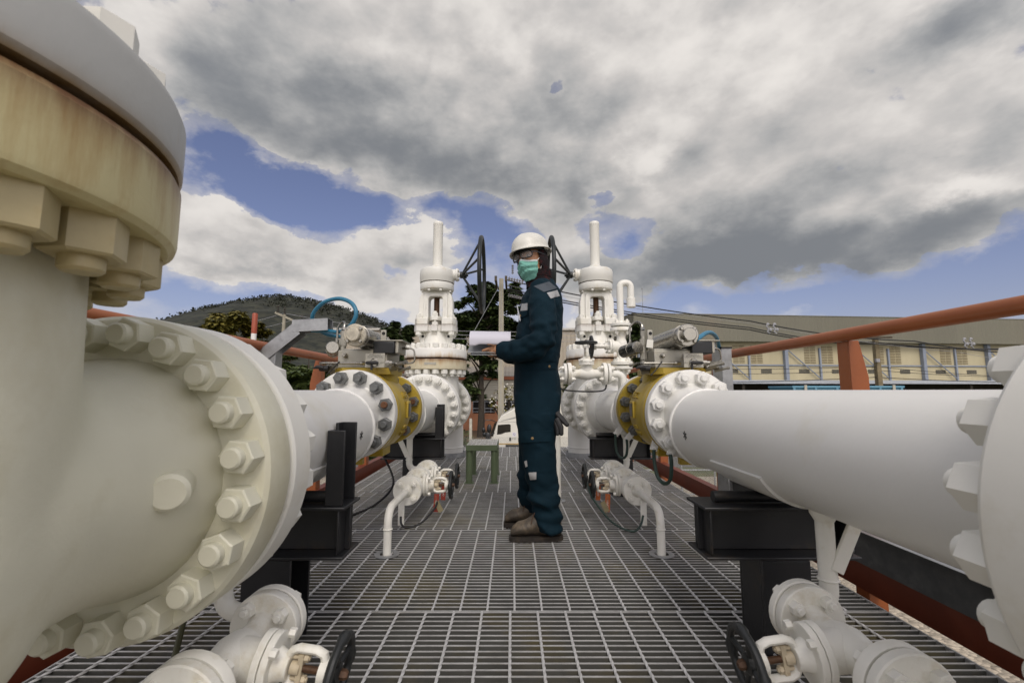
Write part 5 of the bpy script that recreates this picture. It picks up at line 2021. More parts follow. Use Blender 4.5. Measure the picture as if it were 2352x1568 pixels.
wire('thick black wire, highest of the wires right of the worker', [(1165, 643, 28), (1722, 737, 28.6), (2100, 783, 29.4), (2420, 812, 30.5)], .040, sag=.25)
wire('thick black wire, upper of the close pair crossing the warehouse roof edge', [(1165, 663, 28), (1722, 752, 28.6), (2012, 786, 29.6), (2420, 800, 31)], .036, sag=.25)
wire('thick black wire, lower of the close pair crossing the warehouse roof edge', [(1165, 668, 28.1), (1722, 757, 28.7), (2012, 790, 29.65), (2420, 795, 31)], .036, sag=.25)
wire('thin pale wire just under the highest black wire', [(1165, 655, 28.2), (1722, 742, 28.8), (2200, 808, 30), (2420, 830, 31)], .012, M['whitepor'], sag=.2)
wire('thin wire along the upper part of the yellow wall', [(1480, 846, 31), (2012, 842, 30), (2420, 870, 33)], .018, sag=.1)
wire('thin wire along the middle of the yellow wall', [(1480, 856, 31), (2012, 850, 30), (2420, 866, 33)], .018, sag=.15)
wire('black cable sagging along the bottom of the yellow wall', [(1480, 880, 31), (2012, 866, 30), (2420, 878, 33)], .026, sag=.1)
wire('pale wire crossing the dark hill', [(420, 752, 44.5), (652, 719, 44), (1160, 770, 40)], .022, M['whitepor'], sag=.5)
wire('lower pale wire crossing the dark hill', [(420, 768, 44.5), (672, 735, 44), (1160, 778, 40)], .02, M['whitepor'], sag=.5)
for i, yy in enumerate((757, 766, 775)):
    wire(('top', 'middle', 'bottom')[i] + ' pale wire of the three crossing the big tree beside the pole', [(1000, yy, 30), (1160, yy + 4, 29), (1330, yy + 9, 30)], .017, M['whitepor'], sag=.05)
for nm, px, py, Y in (('white spacer clamp on the wires before the left of the warehouse', 1772, 755, 28.65), ('white spacer clamp on the wires before the right of the warehouse', 2224, 788, 30.2)):
    p = at(px, py, Y)
    mb = MB()
    for q in (-.22, .22):
        mb.tube([(q, 0, .3), (q - .1, 0, .18), (q + .05, 0, .0), (q - .05, 0, -.2), (q + .1, 0, -.3)], .05, 8)
        mb.ell((q, 0, .3), (.11, .06, .09), seg=10, rings=6)
        mb.ell((q + .16, 0, -.05), (.09, .06, .12), seg=10, rings=6)
    mb.tube([(-.25, 0, .0), (.3, 0, -.02)], .04, 6)
    tag(mb.build('wire_spacer', M['whitepor'], None, loc=p), nm, 'wire spacer', 'spacers on the overhead wires')

# trees
def leafmat(name, a, b):
    m = bpy.data.materials.new(name)
    m.use_nodes = True
    nt = m.node_tree
    N, L = nt.nodes, nt.links
    bs_ = N['Principled BSDF']
    bs_.inputs['Roughness'].default_value = .5
    bs_.inputs['Specular IOR Level'].default_value = .3
    gi = N.new('ShaderNodeNewGeometry')
    mx = N.new('ShaderNodeMix')
    mx.data_type = 'RGBA'
    L.new(gi.outputs['Random Per Island'], mx.inputs[0])
    mx.inputs[6].default_value = (*a, 1)
    mx.inputs[7].default_value = (*b, 1)
    L.new(mx.outputs[2], bs_.inputs['Base Color'])
    return m
M['leaf_dark'] = leafmat('dark_leaves', (.018, .032, .011), (.075, .105, .03))
M['leaf_mid'] = leafmat('green_leaves', (.028, .046, .012), (.10, .13, .034))
M['leaf_olive'] = leafmat('olive_yellow_leaves', (.07, .07, .014), (.20, .165, .03))
M['leaf_hill'] = leafmat('dull_hill_leaves', (.017, .020, .0115), (.027, .031, .017))
M['bark'] = mat('grey_brown_bark', (.045, .036, .026), .9, var=.3, vs=5, bump=.5, bs=20)
def leaves(mb, rr, c, rad, n, size, flat=.6, droop=.3):
    for _ in range(n):
        while True:
            p = V((rr.uniform(-1, 1), rr.uniform(-1, 1), rr.uniform(-1, 1)))
            if .25 < p.length < 1:
                break
        p = V((p.x * rad[0], p.y * rad[1], p.z * rad[2])) + c
        a = rr.uniform(0, 2 * PI)
        d = V((math.cos(a), math.sin(a), rr.uniform(-droop - .3, .35 - droop))).normalized()
        s_ = d.cross(V((rr.uniform(-.5, .5), rr.uniform(-.5, .5), 1))).normalized()
        L_ = size * rr.uniform(.6, 1.3)
        w_ = L_ * rr.uniform(.18, .30)
        mb.add([p, p + d * L_ * .45 + s_ * w_, p + d * L_ + V((0, 0, -.1 * L_)), p + d * L_ * .45 - s_ * w_], [(0, 1, 2, 3)])
def tree(loc, label, H, trunk_h, crown, leafm, size, n, seed, group, tr=.2, name='tree', flat=1):
    rr = random.Random(seed)
    t = thing(name, label, 'tree', loc, 0, group)
    tk = MB()
    base = V((0, 0, 0))
    top = V((rr.uniform(-.2, .2), rr.uniform(-.2, .2), H * .9))
    tk.tube([base, V((.05, 0, trunk_h * .5)), V((0, .05, trunk_h)), (V((0, .05, trunk_h)) + top) / 2, top], [tr * 1.15, tr * .9, tr * .75, tr * .4, tr * .08], 10)
    lf = MB()
    for (cx, cy, cz, rx, ry, rz, k) in crown:
        c = V((cx, cy, cz))
        b0 = V((0, 0, min(cz, max(trunk_h * .75, cz - 1.8))))
        tk.tube([b0, (b0 + c) / 2 + V((0, 0, .15)), c], [tr * .35, tr * .2, tr * .05], 6)
        m_ = max(3, int(k * 5))
        for _ in range(m_):
            q = V((rr.gauss(0, .5) * rx, rr.gauss(0, .5) * ry, rr.gauss(0, .5) * rz)) + c
            leaves(lf, rr, q, V((rx, ry, rz * .8)) * rr.uniform(.34, .62), int(n * k * 2.2 / m_), size)
    tk.build('trunk', M['bark'], t, sharp=None)
    lf.build('crown', leafm, t, sharp=None)
    return t
def loc_of(px, Y):
    return (at(px, 897, Y).x, Y, GZ)
k = 38 / 1030
def cz(y, Y): return .79 + (897 - y) * Y / 1030 - GZ
cr = []
for (px, py, rx, ry, w_) in ((1112, 690, 40, 32, 1.2), (1085, 735, 34, 24, 1.0), (1150, 735, 42, 26, 1.1), (1070, 690, 22, 16, .5), (1165, 690, 30, 24, .9), (1185, 660, 12, 12, .3), (1060, 775, 22, 18, .6), (1120, 780, 44, 22, 1.1),
                             (1170, 775, 30, 24, .8), (1125, 656, 22, 12, .5), (1085, 665, 14, 10, .3), (1080, 820, 26, 18, .5), (1120, 830, 30, 16, .5), (1090, 860, 22, 16, .5), (1075, 890, 22, 12, .4), (1055, 740, 16, 16, .4), (1140, 860, 16, 14, .3), (1100, 905, 18, 10, .3), (1060, 715, 20, 18, .6), (1140, 700, 34, 26, 1.0), (1100, 720, 36, 26, 1.0), (1185, 715, 16, 18, .5), (1180, 750, 18, 14, .5), (1095, 760, 30, 20, .8), (1145, 765, 34, 20, .8), (1060, 800, 20, 16, .5), (1150, 810, 26, 16, .6), (1105, 800, 30, 18, .7), (1190, 690, 14, 14, .4), (1075, 860, 16, 14, .4)):
    cr.append(((px - 1108) * k, random.uniform(-1, 1), cz(py, 38), rx * k, rx * k * .8, ry * k, w_))
tree(loc_of(1105, 38), 'tall dark leafy tree behind the utility pole and truck', 13.2, 4.6, cr, M['leaf_dark'], .48, 620, 11, 'trees around the yard', .30)
def simple_crown(px0, px1, ytop, ybot, Y, n, seed, cx):
    rr = random.Random(seed)
    out = []
    k_ = Y / 1030
    for _ in range(n):
        x = rr.uniform(px0, px1)
        e = 1 - abs((x - (px0 + px1) / 2) / ((px1 - px0) / 2 + 1e-6)) ** 2
        y = ybot + (ytop - ybot) * rr.uniform(0, .15 + .85 * max(.15, e))
        w_ = (px1 - px0) * rr.uniform(.13, .24)
        out.append(((x - cx) * k_, rr.uniform(-1.2, 1.2), max(.8, cz(y, Y)), w_ * k_, w_ * k_, w_ * k_ * .75, .6))
    return out
for (px0, px1, yt, yb, Y, m_, lab, seed, size, n) in (
        (655, 765, 784, 930, 22, 'leaf_mid', 'bushy dark green tree below the left handrail, nearest the tray arm', 21, .34, 620),
        (735, 800, 822, 940, 24, 'leaf_mid', 'bushy green tree behind the orange post on the left', 22, .34, 360),
        (600, 690, 800, 930, 25, 'leaf_mid', 'green tree behind the big round flange on the left', 23, .34, 360),
        (445, 580, 728, 850, 36, 'leaf_olive', 'olive yellow tree top left of the red topped pole', 24, .5, 640),
        (555, 655, 742, 850, 38, 'leaf_olive', 'rounded olive tree right of the red topped pole', 25, .5, 560),
        (430, 510, 752, 860, 40, 'leaf_olive', 'small olive tree above the big round flange', 26, .5, 320),
        (868, 925, 728, 830, 39, 'leaf_dark', 'dark tree left of the far left gate valve', 27, .46, 420),
        (918, 962, 735, 840, 41, 'leaf_dark', 'dark tree directly behind the far left gate valve', 28, .46, 380),
        (1440, 1482, 742, 900, 31, 'leaf_dark', 'dark tree between the vent pipe and the warehouse', 29, .40, 420),
        (1300, 1352, 800, 900, 40, 'leaf_mid', 'small tree behind the far right gate valve', 30, .4, 260)):
    cx = (px0 + px1) / 2
    tree(loc_of(cx, Y), lab, cz(yt, Y), max(.6, cz(yb, Y) * .7), simple_crown(px0, px1, yt, yb, Y, 19, seed, cx), M[m_], size, n, seed, 'trees around the yard', .16)
# frangipani bush with white flowers
t = thing('flowering_bush', 'bush with white flowers on bare stems beside the utility pole', 'bush', loc_of(1168, 33))
rr = random.Random(5)
kk = 33 / 1030
st, lv, fl = MB(), MB(), MB()
for i in range(16):
    px, py = rr.uniform(1130, 1215), rr.uniform(888, 945)
    c = V(((px - 1168) * kk, rr.uniform(-.6, .6), cz(py, 33)))
    st.tube(spline([(0, 0, 0), (c.x * .4, c.y * .5, c.z * .55), c], 4), .03, 5)
    leaves(lv, rr, c, V((.35, .35, .2)), 16, .30)
    for _ in range(4):
        p = c + V((rr.uniform(-.25, .25), -.3, rr.uniform(-.1, .3)))
        fl.ell(p, (.055, .05, .05), seg=6, rings=4)
st.build('stem', M['bark'], t); lv.build('foliage', M['leaf_olive'], t, sharp=None)
fl.build('flowers', mat('white_petals', (.7, .68, .6), .6), t)

# hill
prof = [(-60, 830), (100, 800), (250, 775), (330, 755), (400, 738), (470, 718), (540, 696), (590, 684), (632, 680), (680, 686), (740, 698), (800, 714), (840, 726), (880, 743), (930, 766), (1000, 790), (1080, 812), (1200, 835), (1400, 850)]
YH = 420.0
def hz(px):
    for (a, ya), (b, yb) in zip(prof, prof[1:]):
        if a <= px <= b:
            q = (px - a) / (b - a)
            return ya + (yb - ya) * q
    return 850
mb = MB()
nx, ny = 150, 46
vs, fs = [], []
for j in range(ny):
    v = j / (ny - 1)
    Y = 190 + 420 * v
    e = (1 - (1 - v / .55) ** 2) * (Y / 421.0) ** 1.15 if v < .55 else math.cos((v - .55) / .45 * PI / 2)
    for i in range(nx):
        px = -60 + 1460 * i / (nx - 1)
        top = at(px, hz(px), YH).z - GZ
        x = (px - 1176) / FPX * YH
        z = GZ + top * e + (noise.fractal(V((x * .025, Y * .025, 3)), .9, 2.1, 6) * 4) * e * (1 if v < .5 else .5)
        vs.append((x, Y, z))
for j in range(ny - 1):
    for i in range(nx - 1):
        fs.append((j * nx + i, j * nx + i + 1, (j + 1) * nx + i + 1, (j + 1) * nx + i))
mb.add(vs, fs)
M['hill'] = mat('wooded_hill_ground', (.025, .028, .017), .95, var=.5, vs=.09, bump=1.0, bs=.2, tint=(.050, .046, .028), tint_amt=.5, tint_s=.03, rust=1.08, rust_s=.13, rust_col=(.010, .013, .008))
tag(mb.build('hill', M['hill'], None, sharp=None), 'dark wooded hill far to the left', 'hill', kind='structure')
rr = random.Random(9)
tf = MB()
for _ in range(2600):
    j = int(ny * rr.uniform(.43, .60))
    i = rr.randrange(nx - 1)
    p = V(vs[j * nx + i]).lerp(V(vs[(j + 1) * nx + i + 1]), rr.random())
    s_ = rr.uniform(1.2, 2.7)
    for q in range(7):
        a = rr.uniform(0, 2 * PI)
        c = p + V((rr.uniform(-s_, s_) * .6, rr.uniform(-s_, s_) * .6, rr.uniform(0, s_) * .9))
        d = V((math.cos(a), math.sin(a) * .5, rr.uniform(.1, 1.2))).normalized()
        n_ = d.cross(V((rr.uniform(-1, 1), rr.uniform(-1, 1), .3))).normalized()
        tf.add([c, c + d * s_ * .35 + n_ * s_ * .28, c + d * s_ * .75, c + d * s_ * .35 - n_ * s_ * .28], [(0, 1, 2, 3)])
tag(tf.build('hill_woods', M['leaf_hill'], None, sharp=None), 'scrubby woods covering the dark hill', 'woods', kind='stuff')
# rough hedge line at the yard edge
rr = random.Random(15)
hd = MB()
for _ in range(3000):
    x = rr.uniform(-34, -2.6)
    leaves(hd, rr, V((x, 26.5 + rr.uniform(-.7, .9), GZ + rr.uniform(.1, 1.5) * (.6 + .4 * math.sin(x * 1.7)))), V((.3, .3, .25)), 5, .24)
tag(hd.build('undergrowth', M['leaf_mid'], None, sharp=None), 'rough green undergrowth along the far edge of the yard', 'undergrowth', kind='stuff')
# ------------------------------------------------------------------ the worker
from mathutils.bvhtree import BVHTree
PO = V((.14, 2.47, 0))
def wp(x, y, z): return V((x, y, z)) - PO
def ering(z, cx, cy, rx, ry, n=28, tilt=0.0):
    return [wp(cx + rx * math.cos(2 * PI * i / n), cy + ry * math.sin(2 * PI * i / n), z + tilt * rx * math.cos(2 * PI * i / n)) for i in range(n)]
def limb(mb, pts, seg=16):
    """capsule chain: list of (x, y, z, r)"""
    mb.tube([wp(*p[:3]) for p in pts], [p[3] for p in pts], seg)
    for p in (pts[0], pts[-1]):
        mb.ell(wp(*p[:3]), (p[3],) * 3, seg=14, rings=8)


SKIN = mat('tanned_skin', (.40, .20, .105), .5, var=.1, vs=30, bump=.05, bs=200)
COV = mat('dark_teal_coverall_cloth', (.0038, .0155, .0240), .8, var=.14, vs=9, bump=.25, bs=260, spec=.12, tint=(.0060, .0225, .034), tint_amt=.25, tint_s=5)
# head frame
f0 = V((-.60, -.80, 0)).normalized()
u0 = V((0, 0, 1))
l0 = u0.cross(f0)
ro, pi_ = R(9), R(4)
hl = (l0 * math.cos(ro) + u0 * math.sin(ro)).normalized()
hu = (u0 * math.cos(ro) - l0 * math.sin(ro)).normalized()
hf = (f0 * math.cos(pi_) - hu * math.sin(pi_)).normalized()
hu = hf.cross(hl).normalized()
HC = V((.112, 2.450, 1.514)) - PO
HR = Matrix((hf, hl, hu)).transposed()
def hp(f, l, u): return HC + hf * f + hl * l + hu * u
# skin: one continuous figure under the clothes
mb = MB()
mb.ell(hp(-.005, 0, .018), (.093, .074, .100), HR, 28, 18)          # skull
mb.ell(hp(.022, 0, -.050), (.066, .058, .068), HR, 24, 14)          # jaw
mb.ell(hp(.082, 0, -.018), (.020, .015, .026), HR, 12, 8)           # nose
mb.ell(hp(.066, .030, -.02), (.02, .022, .018), HR, 12, 8)
mb.ell(hp(.066, -.030, -.02), (.02, .022, .018), HR, 12, 8)
mb.ell(hp(.078, 0, .036), (.016, .045, .016), HR, 12, 8)            # brow
for s in (-1, 1):
    mb.ell(hp(-.012, s * .075, -.012), (.022, .010, .032), HR, 12, 8)   # ears
limb(mb, [(.115, 2.46, 1.47, .052), (.15, 2.463, 1.41, .054), (.17, 2.465, 1.35, .062)])
mb.loft([ering(1.34, .172, 2.465, .07, .15), ering(1.25, .165, 2.465, .09, .16), ering(1.1, .155, 2.465, .09, .14), ering(.95, .145, 2.467, .085, .13), ering(.8, .14, 2.47, .095, .145), ering(.7, .138, 2.47, .085, .14)])
limb(mb, [(.138, 2.40, .72, .075), (.132, 2.378, .55, .062), (.142, 2.368, .40, .05), (.16, 2.358, .25, .045), (.19, 2.35, .12, .034), (.17, 2.352, .065, .022), (.06, 2.352, .05, .015)])
limb(mb, [(.138, 2.54, .72, .075), (.128, 2.575, .55, .062), (.125, 2.585, .40, .05), (.115, 2.593, .25, .045), (.125, 2.6, .12, .034), (.10, 2.6, .065, .022), (.02, 2.6, .05, .015)])
limb(mb, [(.165, 2.335, 1.32, .050), (.158, 2.25, 1.18, .046), (.158, 2.205, 1.06, .042), (.11, 2.222, 1.02, .040), (.03, 2.275, 1.005, .034), (-.055, 2.318, .995, .027), (-.085, 2.326, .996, .026)])
limb(mb, [(.17, 2.61, 1.32, .055), (.18, 2.69, 1.18, .048), (.18, 2.71, 1.05, .042), (.12, 2.67, 1.02, .040), (.03, 2.57, .99, .033), (-.03, 2.51, .982, .027), (-.05, 2.49, .980, .026)])
# left hand: palm and five fingers closing on the board from the front
mb.ell(wp(-.094, 2.330, .995), (.034, .015, .029), Matrix.Rotation(.15, 3, 'Y'), 14, 10)
def fing(pts, r0, r1):
    n = len(pts)
    limb(mb, [(*p, r0 + (r1 - r0) * i / (n - 1)) for i, p in enumerate(pts)], 10)
fing([(-.108, 2.327, 1.010), (-.134, 2.322, 1.003), (-.150, 2.322, .997), (-.163, 2.326, .993)], .0098, .0075)
fing([(-.110, 2.332, .996), (-.134, 2.338, .986), (-.142, 2.352, .981), (-.143, 2.366, .983)], .0098, .0078)
fing([(-.108, 2.336, .982), (-.126, 2.346, .973), (-.131, 2.361, .970), (-.130, 2.374, .974)], .0095, .0075)
fing([(-.102, 2.336, .972), (-.114, 2.347, .964), (-.117, 2.359, .963), (-.116, 2.368, .967)], .0085, .007)
fing([(-.080, 2.322, 1.012), (-.100, 2.309, 1.023), (-.118, 2.303, 1.027), (-.133, 2.302, 1.027)], .0105, .0085)
# right hand under the board, fingertips towards the camera
mb.ell(wp(-.075, 2.455, .978), (.036, .042, .015), None, 14, 10)
fing([(-.106, 2.43, .976), (-.116, 2.402, .970), (-.119, 2.384, .966), (-.118, 2.372, .966)], .0098, .008)
fing([(-.088, 2.422, .973), (-.094, 2.393, .965), (-.095, 2.374, .960), (-.093, 2.362, .960)], .0098, .008)
fing([(-.070, 2.422, .972), (-.072, 2.395, .963), (-.072, 2.378, .958), (-.070, 2.366, .958)], .0095, .0078)
fing([(-.053, 2.428, .972), (-.052, 2.406, .964), (-.051, 2.392, .960), (-.049, 2.383, .960)], .0085, .007)
fing([(-.095, 2.475, .985), (-.122, 2.462, .990), (-.140, 2.452, .992), (-.152, 2.446, .993)], .0105, .0085)
body = put('person', remesh(mb, .0046, 3, [SKIN], 'person_body'))
body.location = PO
tag(body, 'worker in dark teal coverall, white helmet and green face mask holding papers', 'person')
# coverall
def wrinkle(me, amp, f):
    me.update()
    nn = [v.normal.copy() for v in me.vertices]
    for v, n in zip(me.vertices, nn):
        a, d = f(v.co + PO)
        v.co += n * (amp * a * d)
    me.update()
mb = MB()
mb.loft([ering(*q) for q in ((1.395, .180, 2.465, .068, .074), (1.37, .180, 2.465, .080, .105), (1.345, .174, 2.465, .098, .160), (1.30, .168, 2.465, .114, .190), (1.22, .163, 2.465, .123, .190), (1.12, .152, 2.465, .129, .182),
                             (1.0, .141, 2.465, .130, .172), (.93, .131, 2.467, .126, .172), (.90, .131, 2.467, .124, .172), (.85, .137, 2.47, .130, .178), (.76, .139, 2.47, .136, .185), (.69, .137, 2.47, .130, .186), (.64, .134, 2.47, .10, .15))])
mb.loft([ering(*q, 24) for q in ((.76, .139, 2.395, .130, .10), (.66, .136, 2.385, .122, .102), (.60, .132, 2.38, .110, .098), (.52, .130, 2.375, .098, .093), (.45, .139, 2.37, .092, .087), (.38, .144, 2.365, .089, .083), (.30, .156, 2.36, .084, .08), (.22, .166, 2.356, .079, .076), (.15, .180, 2.352, .072, .072), (.10, .190, 2.35, .066, .070), (.055, .197, 2.35, .060, .068))])
mb.loft([ering(*q, 24) for q in ((.76, .139, 2.545, .130, .10), (.66, .134, 2.565, .118, .10), (.55, .126, 2.578, .097, .092), (.44, .124, 2.585, .088, .084), (.34, .118, 2.590, .080, .078), (.25, .108, 2.595, .078, .074), (.18, .108, 2.598, .070, .068), (.12, .116, 2.60, .060, .062), (.085, .122, 2.60, .056, .06))])
pass
limb(mb, [(.168, 2.61, 1.325, .072), (.180, 2.68, 1.20, .072), (.182, 2.71, 1.05, .068), (.12, 2.67, 1.015, .066), (.03, 2.575, .985, .058), (-.02, 2.52, .982, .046)])
cm = remesh(mb, .0075, 7, [COV], 'coverall', .6)
def wf(p):
    z = p.z
    n1 = noise.noise(V((p.x * 9, p.y * 9, z * 26)))
    n2 = noise.noise(V((p.x * 16 + 5, p.y * 16, z * 11)))
    fold = (1 - abs(noise.noise(V((p.x * 5 + z * 7, p.y * 6, z * 13 + p.x * 9))))) ** 3
    if z < .36:
        return 1.0, (n1 * 1.5 + fold * 1.1 - .4) * min(1, .4 + (.36 - z) * 5)
    if z < .66:
        return .6, n1 * .6 + n2 * .5 + fold * .6
    if z < .93:
        return .5, n2 * .6 + noise.noise(V((p.x * 14, p.y * 14, z * 4))) * .8
    el = math.exp(-((p.x - .17) ** 2 + (p.y - 2.21) ** 2 + (z - 1.05) ** 2) / .012)
    if p.y < 2.33:
        return .8, (n1 * .5 + fold * .8 + noise.noise(V((p.x * 22, p.y * 10, z * 22 - p.x * 14))) * (.5 + 1.3 * el))
    return .6, n2 * .7 + fold * .7
mb = MB()
limb(mb, [(.162, 2.335, 1.325, .066), (.158, 2.262, 1.23, .068), (.158, 2.215, 1.11, .067), (.156, 2.203, 1.045, .066), (.115, 2.218, 1.008, .066), (.06, 2.25, .990, .062), (.0, 2.288, .988, .055), (-.045, 2.312, .993, .046)])
mb.ell(wp(.166, 2.375, 1.30), (.085, .07, .075), None, 20, 14)
slm = remesh(mb, .0065, 6, [COV], 'sleeve', .6)
wrinkle(cm, .0115, wf)
def sf(p):
    d_el = math.exp(-((p.x - .15) ** 2 + (p.z - 1.05) ** 2) / .010)
    d_wr = math.exp(-((p.x + .0) ** 2) / .004)
    w1 = noise.noise(V((p.x * 20 - p.z * 16, p.y * 8, p.z * 22 + p.x * 14)))
    fold = (1 - abs(noise.noise(V((p.x * 9 + p.z * 8, p.y * 6 + 3, p.z * 9 - p.x * 6))))) ** 3
    w2 = noise.noise(V((p.x * 10, p.y * 9, p.z * 5 + 8)))
    return .8, w2 * .7 + fold * .7 + w1 * (.35 + 1.2 * d_el + .5 * d_wr)
wrinkle(slm, .016, sf)
cov = put('coverall', cm, body)
put('sleeve', slm, cov)
nv_ = len(cm.vertices)
bvh = BVHTree.FromPolygons([v.co + PO for v in cm.vertices] + [v.co + PO for v in slm.vertices], [tuple(p.vertices) for p in cm.polygons] + [tuple(i + nv_ for i in p.vertices) for p in slm.polygons])
cam0 = V((0, 0, CAMZ))
def drape(name, quad, m, off=.003, nu=8, nv=8, th=.002):
    """cloth patch lying on the coverall"""
    a, b, c, d = [V((*q, 0)) for q in quad]
    top, bot = [], []
    for j in range(nv + 1):
        for i in range(nu + 1):
            q = a.lerp(b, i / nu).lerp(d.lerp(c, i / nu), j / nv)
            dr = ray(q.x, q.y).normalized()
            h = bvh.ray_cast(cam0, dr)
            if h[0] is None:
                near = bvh.find_nearest(cam0 + dr * 2.4)
                h = (near[0], near[1])
            n = h[1] if h[1].dot(dr) < 0 else -h[1]
            top.append(h[0] + n * off - PO)
            bot.append(h[0] - n * .004 - PO)
    w_ = nu + 1
    m_ = len(top)
    fs = []
    for j in range(nv):
        for i in range(nu):
            k_ = j * w_ + i
            fs.append((k_, k_ + 1, k_ + 1 + w_, k_ + w_))
            fs.append((m_ + k_, m_ + k_ + w_, m_ + k_ + 1 + w_, m_ + k_ + 1))
    edge = [i for i in range(nu)] + [nu + j * w_ for j in range(nv)] + [nv * w_ + nu - i for i in range(nu)] + [(nv - j) * w_ for j in range(nv)]
    for i in range(len(edge)):
        e0, e1 = edge[i], edge[(i + 1) % len(edge)]
        fs.append((e0, m_ + e0, m_ + e1, e1))
    q = MB()
    q.add(top + bot, fs)
    return q.build(name, m, cov, sharp=50)
REF = mat('silver_reflective_tape', (.38, .38, .375), .4, metal=.2, var=.1, vs=60, bump=.06, bs=300)
drape('reflective_strip', [(1257, 670), (1281, 663), (1287, 677), (1266, 683)], REF)
drape('reflective_strip', [(1198, 696), (1211, 694), (1211, 711), (1195, 713)], REF)
drape('reflective_strip', [(1214, 1098), (1232, 1097), (1232, 1114), (1218, 1115)], REF)
drape('reflective_strip', [(1204, 1071), (1209, 1069), (1211, 1083), (1207, 1085)], REF)
COV2 = mat('coverall_flap_cloth', (.0046, .0180, .0275), .8, var=.12, vs=12, bump=.2, bs=260, spec=.12)
drape('pocket_flap', [(1193, 1000), (1267, 997), (1262, 1024), (1196, 1026)], COV2, .006, 14, 6)
drape('chest_pocket_flap', [(1193, 713), (1212, 712), (1212, 722), (1193, 732)], COV2, .005, 6, 4)
drape('waistband', [(1184, 838), (1282, 836), (1280, 851), (1183, 853)], COV2, .004, 18, 5)
drape('shoulder_yoke', [(1226, 654), (1262, 643), (1281, 659), (1250, 668)], mat('greyed_yoke_cloth', (.05, .062, .075), .75, var=.1, vs=12, bump=.2, bs=260), .003, 8, 6)
BR = mat('brass_snap', (.40, .27, .13), .35, metal=.6)
for px, py in ((1223, 1016.5), (1261.5, 845), (1195.5, 725)):
    dr = ray(px, py).normalized()
    h = bvh.ray_cast(cam0, dr)
    if h[0] is None:
        continue
    n = h[1] if h[1].dot(dr) < 0 else -h[1]
    q = MB()
    q.lathe([(.0075, 0), (.0075, .006), (.005, .009), (0, .0095)], h[0] - PO, n, 14)
    q.build('snap_button', BR, cov)
q = MB()
q.loft([ering(1.365, .180, 2.465, .084, .098), ering(1.39, .176, 2.465, .074, .080), ering(1.412, .172, 2.465, .068, .072), ering(1.41, .172, 2.465, .062, .066), ering(1.38, .176, 2.465, .062, .066)], cap=False)
q.build('collar', COV2, cov, sharp=60)
q = MB()
q.box(wp(.032, 2.36, 1.20), (.004, .055, .085), Matrix.Rotation(-.2, 3, 'Y'))
q.build('name_badge', mat('white_badge', (.6, .62, .66), .4), cov)
# hood, mask, glasses, helmet
def hood_mat():
    m = mat('dark_red_patterned_cloth', (.010, .006, .007), .8, var=.3, vs=30, bump=.3, bs=150, tint=(.11, .016, .014), tint_amt=.40, tint_s=20, rust=.22, rust_s=38, rust_col=(.16, .035, .02), spec=.2)
    return m
HOOD = hood_mat()
q = MB()
ns, nr = 40, 26
vs, fs, keep = [], [], []
for i in range(nr + 1):
    th = PI * i / nr
    for k_ in range(ns):
        a = 2 * PI * k_ / ns
        lf, ll, lu = .104 * math.sin(th) * math.cos(a) - .010, .088 * math.sin(th) * math.sin(a), .128 * math.cos(th) + .0
        face = lf > .018 and abs(ll) < .074 and -.125 < lu < .068
        w_ = 1 + .02 * noise.noise(V((lf * 40, ll * 40, lu * 40)))
        vs.append(hp(lf * w_, ll * w_, lu * w_))
        keep.append(not face)
for i in range(nr):
    for k_ in range(ns):
        l_ = (k_ + 1) % ns
        t4 = (i * ns + k_, (i + 1) * ns + k_, (i + 1) * ns + l_, i * ns + l_)
        if sum(keep[t_] for t_ in t4) >= 3:
            fs.append(t4)
q.add(vs, fs)
# neck part of the hood
rings = []
for (c, rf, rl) in ((hp(-.012, 0, -.055), .098, .084), (hp(-.018, 0, -.090), .088, .082), (V((.143, 2.462, 1.425)) - PO, .078, .080), (V((.160, 2.464, 1.395)) - PO, .078, .082), (V((.166, 2.464, 1.365)) - PO, .085, .088)):
    rings.append([c + V((math.cos(2 * PI * i / 30) * rf * (1 + .05 * noise.noise(V((i * .9, c.z * 60, 0)))), math.sin(2 * PI * i / 30) * rl, 0)) for i in range(30)])
q.loft(rings, cap=False)
hd = q.build('hood', HOOD, body, sharp=None)
sm = hd.modifiers.new('solid', 'SOLIDIFY')
sm.thickness = .004
# face mask
MASK = mat('green_surgical_mask', (.17, .40, .335), .8, var=.05, vs=20, bump=.15, bs=300, spec=.2)
q = MB()
na, nv = 26, 22
vs, fs = [], []
for j in range(nv + 1):
    t_ = j / nv
    u = -.012 - .104 * t_
    for i in range(na + 1):
        ph = R(-66) + R(132) * i / na
        fwd = .096 + .014 * math.sin(PI * min(1, t_ * 1.15)) - .030 * t_ ** 3
        nose = .020 * math.exp(-(ph / .30) ** 2) * math.exp(-((t_ - .12) / .30) ** 2)
        pleat = .0065 * math.sin(t_ * 21 + 1.5 * math.sin(ph * 2.0)) * math.exp(-((t_ - .45) / .35) ** 2) * (.35 + abs(ph))
        cr_ = .003 * noise.noise(V((ph * 5 + t_ * 6, t_ * 9 - ph * 3, 1)))
        ff = (fwd + nose + pleat + cr_) * math.cos(ph) ** .75 + .0
        ll = .076 * math.sin(ph) * (1 - .40 * t_ ** 2.2)
        lift = .016 * math.exp(-(ph / .35) ** 2) * (1 - t_) - .004 * t_ * abs(ph)
        vs.append(hp(ff, ll, u + lift + .010 * t_ * abs(math.sin(ph))))
for j in range(nv):
    for i in range(na):
        k_ = j * (na + 1) + i
        fs.append((k_, k_ + 1, k_ + na + 2, k_ + na + 1))
q.add(vs, fs)
fm = q.build('face_mask', MASK, body, sharp=None)
sm = fm.modifiers.new('solid', 'SOLIDIFY'); sm.thickness = .0025
q = MB()
